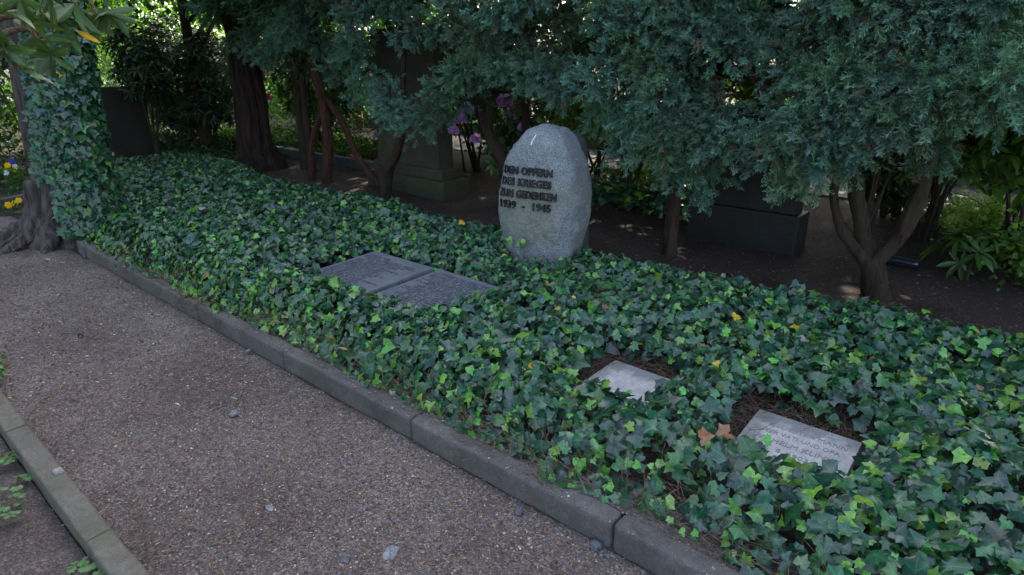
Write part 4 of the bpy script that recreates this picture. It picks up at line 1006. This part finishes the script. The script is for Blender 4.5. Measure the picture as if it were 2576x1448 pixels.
flower_clump("pansies", at(48, 500), 0.22, 0.40, [(0.8, 0.5, 0.01), (0.03, 0.07, 0.6), (0.8, 0.8, 0.85), (0.05, 0.06, 0.4)], 9, "blue, white and yellow pansies beside the ivy-clad tree", 260, 0.05, 0.034)
flower_clump("pansies", at(36, 533), 0.12, 0.11, [(0.85, 0.5, 0.01)], 4, "low yellow-orange pansies by the concrete edging at the left edge", 60, 0.04, 0.034)
flower_clump("begonias", at(1590, 480), 0.45, 0.30, [(0.75, 0.10, 0.25), (0.8, 0.12, 0.12)], 12, "pink and red bedding flowers seen right of the boulder", 200, 0.05, 0.04)
flower_clump("begonias", at(893, 425), 0.15, 0.22, [(0.75, 0.05, 0.12)], 5, "small red flowers left of the stepped gravestone", 60, 0.03, 0.018)
bm = block(-0.9, 0.9, -0.05, 0.05, -0.06, 0.10, 0.012, 2, (12, 2, 3), 0.003)
o = tag(mesh_bm("grave_edging", bm, M_KERB), "low concrete edging in front of the pansies at the left edge", "grave edging"); q = at(-60, 548); o.location = (q[0] - .25, q[1], 0); o.rotation_euler = (0, 0, rad(-66))

# ------------------------------------------------------------------ litter and stones
def litter(n, xr, yr, zoff, seed_cols, smin, smax, elong=False):
    x = R.uniform(*xr, n); y = R.uniform(*yr, n)
    z = z_path(x, y) if yr[0] > 0.4 and yr[1] < 1.6 else z_ground(x, y)
    P = np.stack([x, y, z + zoff], 1); a = R.uniform(0, 6.28, n); D = np.stack([np.cos(a), np.sin(a), R.normal(0, .1, n)], 1)
    N = norm(np.array([0, 0, 1.0]) + R.normal(0, .25, (n, 3)))
    s = R.uniform(smin, smax, n)[:, None] * (np.array([[0.10, 1.5, 1]]) if elong else np.array([[1.0, 1, 1]]))
    if not elong: s = s * np.stack([R.uniform(.6, 1.5, n), R.uniform(.7, 1.4, n), np.ones(n)], 1)
    T = np.array([[0, 0, 0], [.45, .35, .08], [.3, .9, 0], [-.2, 1, .1], [-.4, .4, 0]]); TF = np.array([[0, 1, 2], [0, 2, 3], [0, 3, 4]])
    V, F = inst(T, TF, P, D, N, s); C = np.array(seed_cols)[R.randint(0, len(seed_cols), n)] * R.uniform(.6, 1.3, (n, 1))
    return V, F, np.repeat(C, 5, 0)
def cat3(*a):
    V, F, C, o = [], [], [], 0
    for v, f, c in a: V.append(v); F.append(f + o); C.append(c); o += len(v)
    return np.vstack(V), np.vstack(F), np.vstack(C)
PALE = [(0.28, 0.24, 0.17), (0.20, 0.13, 0.07), (0.12, 0.06, 0.035), (0.16, 0.15, 0.14), (0.09, 0.05, 0.035), (0.07, 0.06, 0.055)]
V, F, C = cat3(litter(24000, (-3.6, 0.5), (0.44, 1.52), 0.002, PALE, 0.003, 0.0105), litter(9000, (-8, -3.6), (0.44, 1.52), 0.003, PALE, 0.006, 0.015),
               litter(7500, (-3.6, 0.5), (0.44, 1.52), 0.002, [(0.26, 0.17, 0.10), (0.15, 0.08, 0.05)], 0.008, 0.03, True),
               litter(260, (-5, 0.5), (0.44, 1.52), 0.003, [(0.42, 0.38, 0.28), (0.32, 0.28, 0.2)], 0.006, 0.011))
def grit(n, xr, yr, smin, smax, cols):
    x = R.uniform(*xr, n); y = R.uniform(*yr, n); P = np.stack([x, y, z_path(x, y) + 0.001], 1)
    T = np.array([[1, 0, 0], [0, 1, 0], [-1, 0, 0], [0, -1, 0], [0, 0, .6], [0, 0, -.5]]); T = np.repeat(T[None], n, 0) * R.uniform(.6, 1.3, (n, 6, 1))
    TF = np.array([[0, 1, 4], [1, 2, 4], [2, 3, 4], [3, 0, 4]]); V, F = inst(T, TF, P, rdir(n) * [1, 1, .1], np.array([0, 0, 1.0]) + R.normal(0, .2, (n, 3)), R.uniform(smin, smax, n))
    return V, F, np.repeat(np.array(cols)[R.randint(0, len(cols), n)] * R.uniform(.7, 1.2, (n, 1)), 6, 0)
GR = [(0.13, 0.125, 0.13), (0.09, 0.09, 0.1), (0.17, 0.155, 0.14), (0.06, 0.06, 0.065)]
def kerbdust(n):
    v, f, c = litter(n, (-6, 1), (1.5301, 1.612), 0.0, [(0.25, 0.23, 0.2), (0.1, 0.08, 0.06), (0.15, 0.1, 0.07)], 0.003, 0.010); v = v.reshape(n, 5, 3); v[:, :, 2] += 0.104 - v[:, :1, 2]; return v.reshape(-1, 3), f, c
V, F, C = cat3((V, F, C), grit(6000, (-3.4, 0.5), (0.44, 1.52), 0.0014, 0.0034, GR), grit(160, (-4, 0.5), (0.44, 1.52), 0.004, 0.009, GR), grit(900, (-5, 0.5), (1.42, 1.525), 0.003, 0.008, GR), kerbdust(1500))
tag(mesh_np("path_litter", V, F, M_LITTER, None, C), "fine leaf and needle litter strewn over the path", "litter", None, "stuff")
V, F, C = cat3(litter(5000, (-3.5, -0.6), (-0.6, 0.35), 0.003, PALE, 0.004, 0.012), litter(1500, (-3.5, -0.6), (-0.6, 0.35), 0.003, [(0.2, 0.12, 0.07)], 0.01, 0.035, True),
               litter(6000, (-6.3, 1.5), (1.62, 1.86), 0.003, [(0.10, 0.05, 0.03), (0.13, 0.08, 0.05), (0.05, 0.03, 0.02)], 0.004, 0.012), litter(2500, (-6.3, 1.5), (1.56, 1.8), 0.003, [(0.15, 0.08, 0.05)], 0.01, 0.03, True),
               litter(16000, (-10, 3), (4.1, 7.5), 0.004, [(0.12, 0.06, 0.04), (0.10, 0.07, 0.055), (0.18, 0.13, 0.09)], 0.008, 0.022), litter(3000, (-9.2, -6.3), (0.6, 3.0), 0.004, PALE, 0.008, 0.02))
tag(mesh_np("soil_litter", V, F, M_LITTER, None, C), "brown needle and leaf litter on the bare soil", "litter", None, "stuff")
def pebble(px, py, r, label, mat, sq=(1, .8, .6), z=0.0, name="loose_stone", cat="stone"):
    p = at(px, py, z); bm = bmesh.new(); bmesh.ops.create_icosphere(bm, subdivisions=3, radius=1)
    P = np.array([v.co for v in bm.verts]); e = 4.0; den = (np.abs(P) ** e).sum(1) ** (1 / e); Q = P / den[:, None]; Q = Q + norm(P) * (fbm(P + px, 1.2, 3) * 0.16)[:, None]
    for v, q in zip(bm.verts, Q): v.co = Vector(q * r * np.array(sq))
    o = mesh_bm(name, bm, mat, None, False); o.location = (p[0], p[1], z + r * sq[2] * .7); o.rotation_euler = (0.15, 0.1, px * 0.37)
    return tag(o, label, cat, "loose stones")
pebble(590, 1045, 0.019, "squarish grey stone in the middle of the path", M_PEB)
pebble(148, 1190, 0.017, "small pale pinkish stone resting on the mossy kerb", m_stone("pink_pebble", (0.24, 0.2, 0.18), (0.34, 0.29, 0.27), (0.8, 1.2), 100), (1, .8, .7), 0.036)
pebble(1498, 1378, 0.019, "round blue-grey stone near the bottom of the path", M_PEBD, (1, .9, .7))
pebble(1305, 1292, 0.014, "grey stone on the path close to the kerb", M_PEBD, (1.2, .8, .7))
pebble(1528, 1402, 0.010, "small black stone at the bottom of the path", M_PEBD)
pebble(680, 1280, 0.012, "thin pale flake of stone on the path", M_PEB, (1.4, .9, .25))
pebble(625, 885, 0.013, "small stone near the kerb beside the name plates", M_PEB)
pebble(868, 1412, 0.015, "dark low stone at the bottom middle of the path", M_PEBD, (1.1, .9, .5))
pebble(412, 1090, 0.016, "flat greenish stone sunk in the path", M_KERB2, (1.5, .7, .15))
pebble(430, 945, 0.012, "small dark stone on the upper path", M_PEB, (1.2, .8, .5))
pebble(982, 1393, 0.022, "flat grey stone sunk in the path near the bottom", M_PEB, (1.3, 1, .15))
# pine cone
pc = at(203, 850, 0.0); n = 60; k = np.arange(n); a = k * 2.4; zz = k / n
P = np.stack([pc[0] + (zz - .5) * 0.035, pc[1] + np.cos(a) * 0.006, pc[2] + 0.012 + np.sin(a) * 0.006], 1); D = np.stack([0.5 + 0 * a, np.cos(a), np.sin(a)], 1)
V, F = inst(LFT, LFF, P, D, D + np.array([1.0, 0, 0]), 0.013 * np.sin(np.pi * (0.15 + .8 * zz)))
V2, F2 = tube([pc + [-.018, 0, .012], pc + [0.0, 0, .012], pc + [.018, 0, .012]], [.004, .008, .004], 8)
Vj, Fj = join([(V, F), (V2, F2)])
tag(mesh_np("pine_cone", Vj, Fj, M_TWIG), "small dark open pine cone lying on the upper path", "pine cone")
# fallen leaves
for px, py, c_, l_, s in ((580, 1000, (0.16, 0.26, 0.10), "fallen pale green leaf on the middle of the path", .03), (850, 875, (0.30, 0.13, 0.06), "withered orange leaf caught in the ivy front", .05), (110, 652, (0.3, 0.18, 0.12), "pinkish dead leaf at the root of the ivy-clad tree", .06),
                      (150, 660, (0.3, 0.22, 0.05), "ochre dead leaf at the root of the ivy-clad tree", .05), (940, 716, (0.14, 0.09, 0.06), "curled brown leaf lying on the left dark plate", .022), (240, 960, (0.3, .34, .15), "yellowish fallen leaf on the upper path", .02), (440, 1015, (0.35, .38, .2), "narrow yellow-green fallen leaf on the path", .022)):
    z = {850: 0.2, 940: 0.138}.get(px, 0.012); p = at(px, py, z)
    V, F, c, ve = rho_leaves(np.array([p]), np.array([[0.8, 0.3, 0.05]]), np.array([[0, -.2, 1.0]]), np.array([s]), np.array([c_])); V[:, 0:2] = p[:2] + (V[:, 0:2] - p[:2]) * 1.3
    tag(mesh_np("fallen_leaf", V, F, M_IVY, None, c, False, ve), l_, "leaf", "fallen leaves")

# ------------------------------------------------------------------ lobed weeds along the left border
def lobed(p, size, nleaf, label):
    t = root("lobed_weed", (p[0], p[1], p[2]), label, "weed", "weeds along the left border")
    n = nleaf; a = R.uniform(0, 6.28, n); rr = R.uniform(0.25, 1.0, n) * size * 1.3; z = R.uniform(0.3, 1.0, n) * size * 0.9
    H = np.array(p) + np.stack([np.cos(a) * rr, np.sin(a) * rr, z], 1)
    parts = [tube(spline([p, (np.array(p) + h) / 2 + [0, 0, .02], h], 6), np.full(6, 0.0013), 4, cap=False) for h in H]
    V, F = join(parts); mesh_np("stalks", V, F, M_TWIG, t)
    # leaflet: scalloped fan
    m = 11; th = np.linspace(rad(-70), rad(70), m); r_ = 1 + 0.14 * np.where(np.arange(m) % 2 == 0, 1, -1)
    T = np.vstack([[0, 0, 0]] + [[math.sin(q) * s_ * 0.62, math.cos(q) * s_, 0.05 * math.cos(5 * q)] for q, s_ in zip(th, r_)]); TF = np.array([[0, i + 1, i] for i in range(1, m)])
    P = np.repeat(H, 3, 0); ang = np.repeat(a, 3) + np.tile([-1.35, 0, 1.35], n) + R.normal(0, .15, 3 * n)
    D = np.stack([np.cos(ang), np.sin(ang), -0.15 + 0 * ang], 1); N = norm(np.repeat(norm(np.array([0, 0, 1.0]) + R.normal(0, .2, (n, 3))), 3, 0))
    V, F = inst(T, TF, P, D, N, np.full(3 * n, size * 0.62) * R.uniform(.8, 1.15, 3 * n)); c = np.repeat(np.array([[0.12, 0.22, 0.085]]) * R.uniform(.8, 1.3, (3 * n, 1)), m + 1, 0)
    mesh_np("leaves", V, F, M_BG, t, c)
lobed(at(15, 1165, -.04), 0.052, 13, "largest lobed weed, beside the mossy kerb at the left edge")
lobed(at(45, 1222, -.04), 0.042, 5, "lobed weed just below the largest one at the left edge")
lobed(at(28, 1280, -.04), 0.038, 5, "small lobed weed alone on the left border soil")
lobed(at(-5, 1330, -.04), 0.042, 4, "lobed weed cut by the left photo edge, lowest of that side")
lobed(at(238, 1425, -.04), 0.046, 5, "lobed weed leaning over the mossy kerb near the bottom")
lobed(at(262, 1475, -.04), 0.050, 8, "lobed weed at the bottom edge beside the mossy kerb")
sp = np.array([at(R.uniform(-25, 5), R.uniform(880, 975), 0.04 + R.uniform(0, .05)) for _ in range(16)]); n = len(sp)
N = norm(np.array([0, 0, 1.]) + R.normal(0, .3, (n, 3))); D = norm(R.normal(size=(n, 3)) * [1, 1, .2]); V, F, c, ve = ivy_leaves(sp, D, N, R.uniform(.035, .05, n), ivy_cols(n, .8))
tag(mesh_np("ivy_sprig", V, F, M_IVY, None, c, False, ve), "small green ivy sprig on the kerb at the left edge", "ivy")
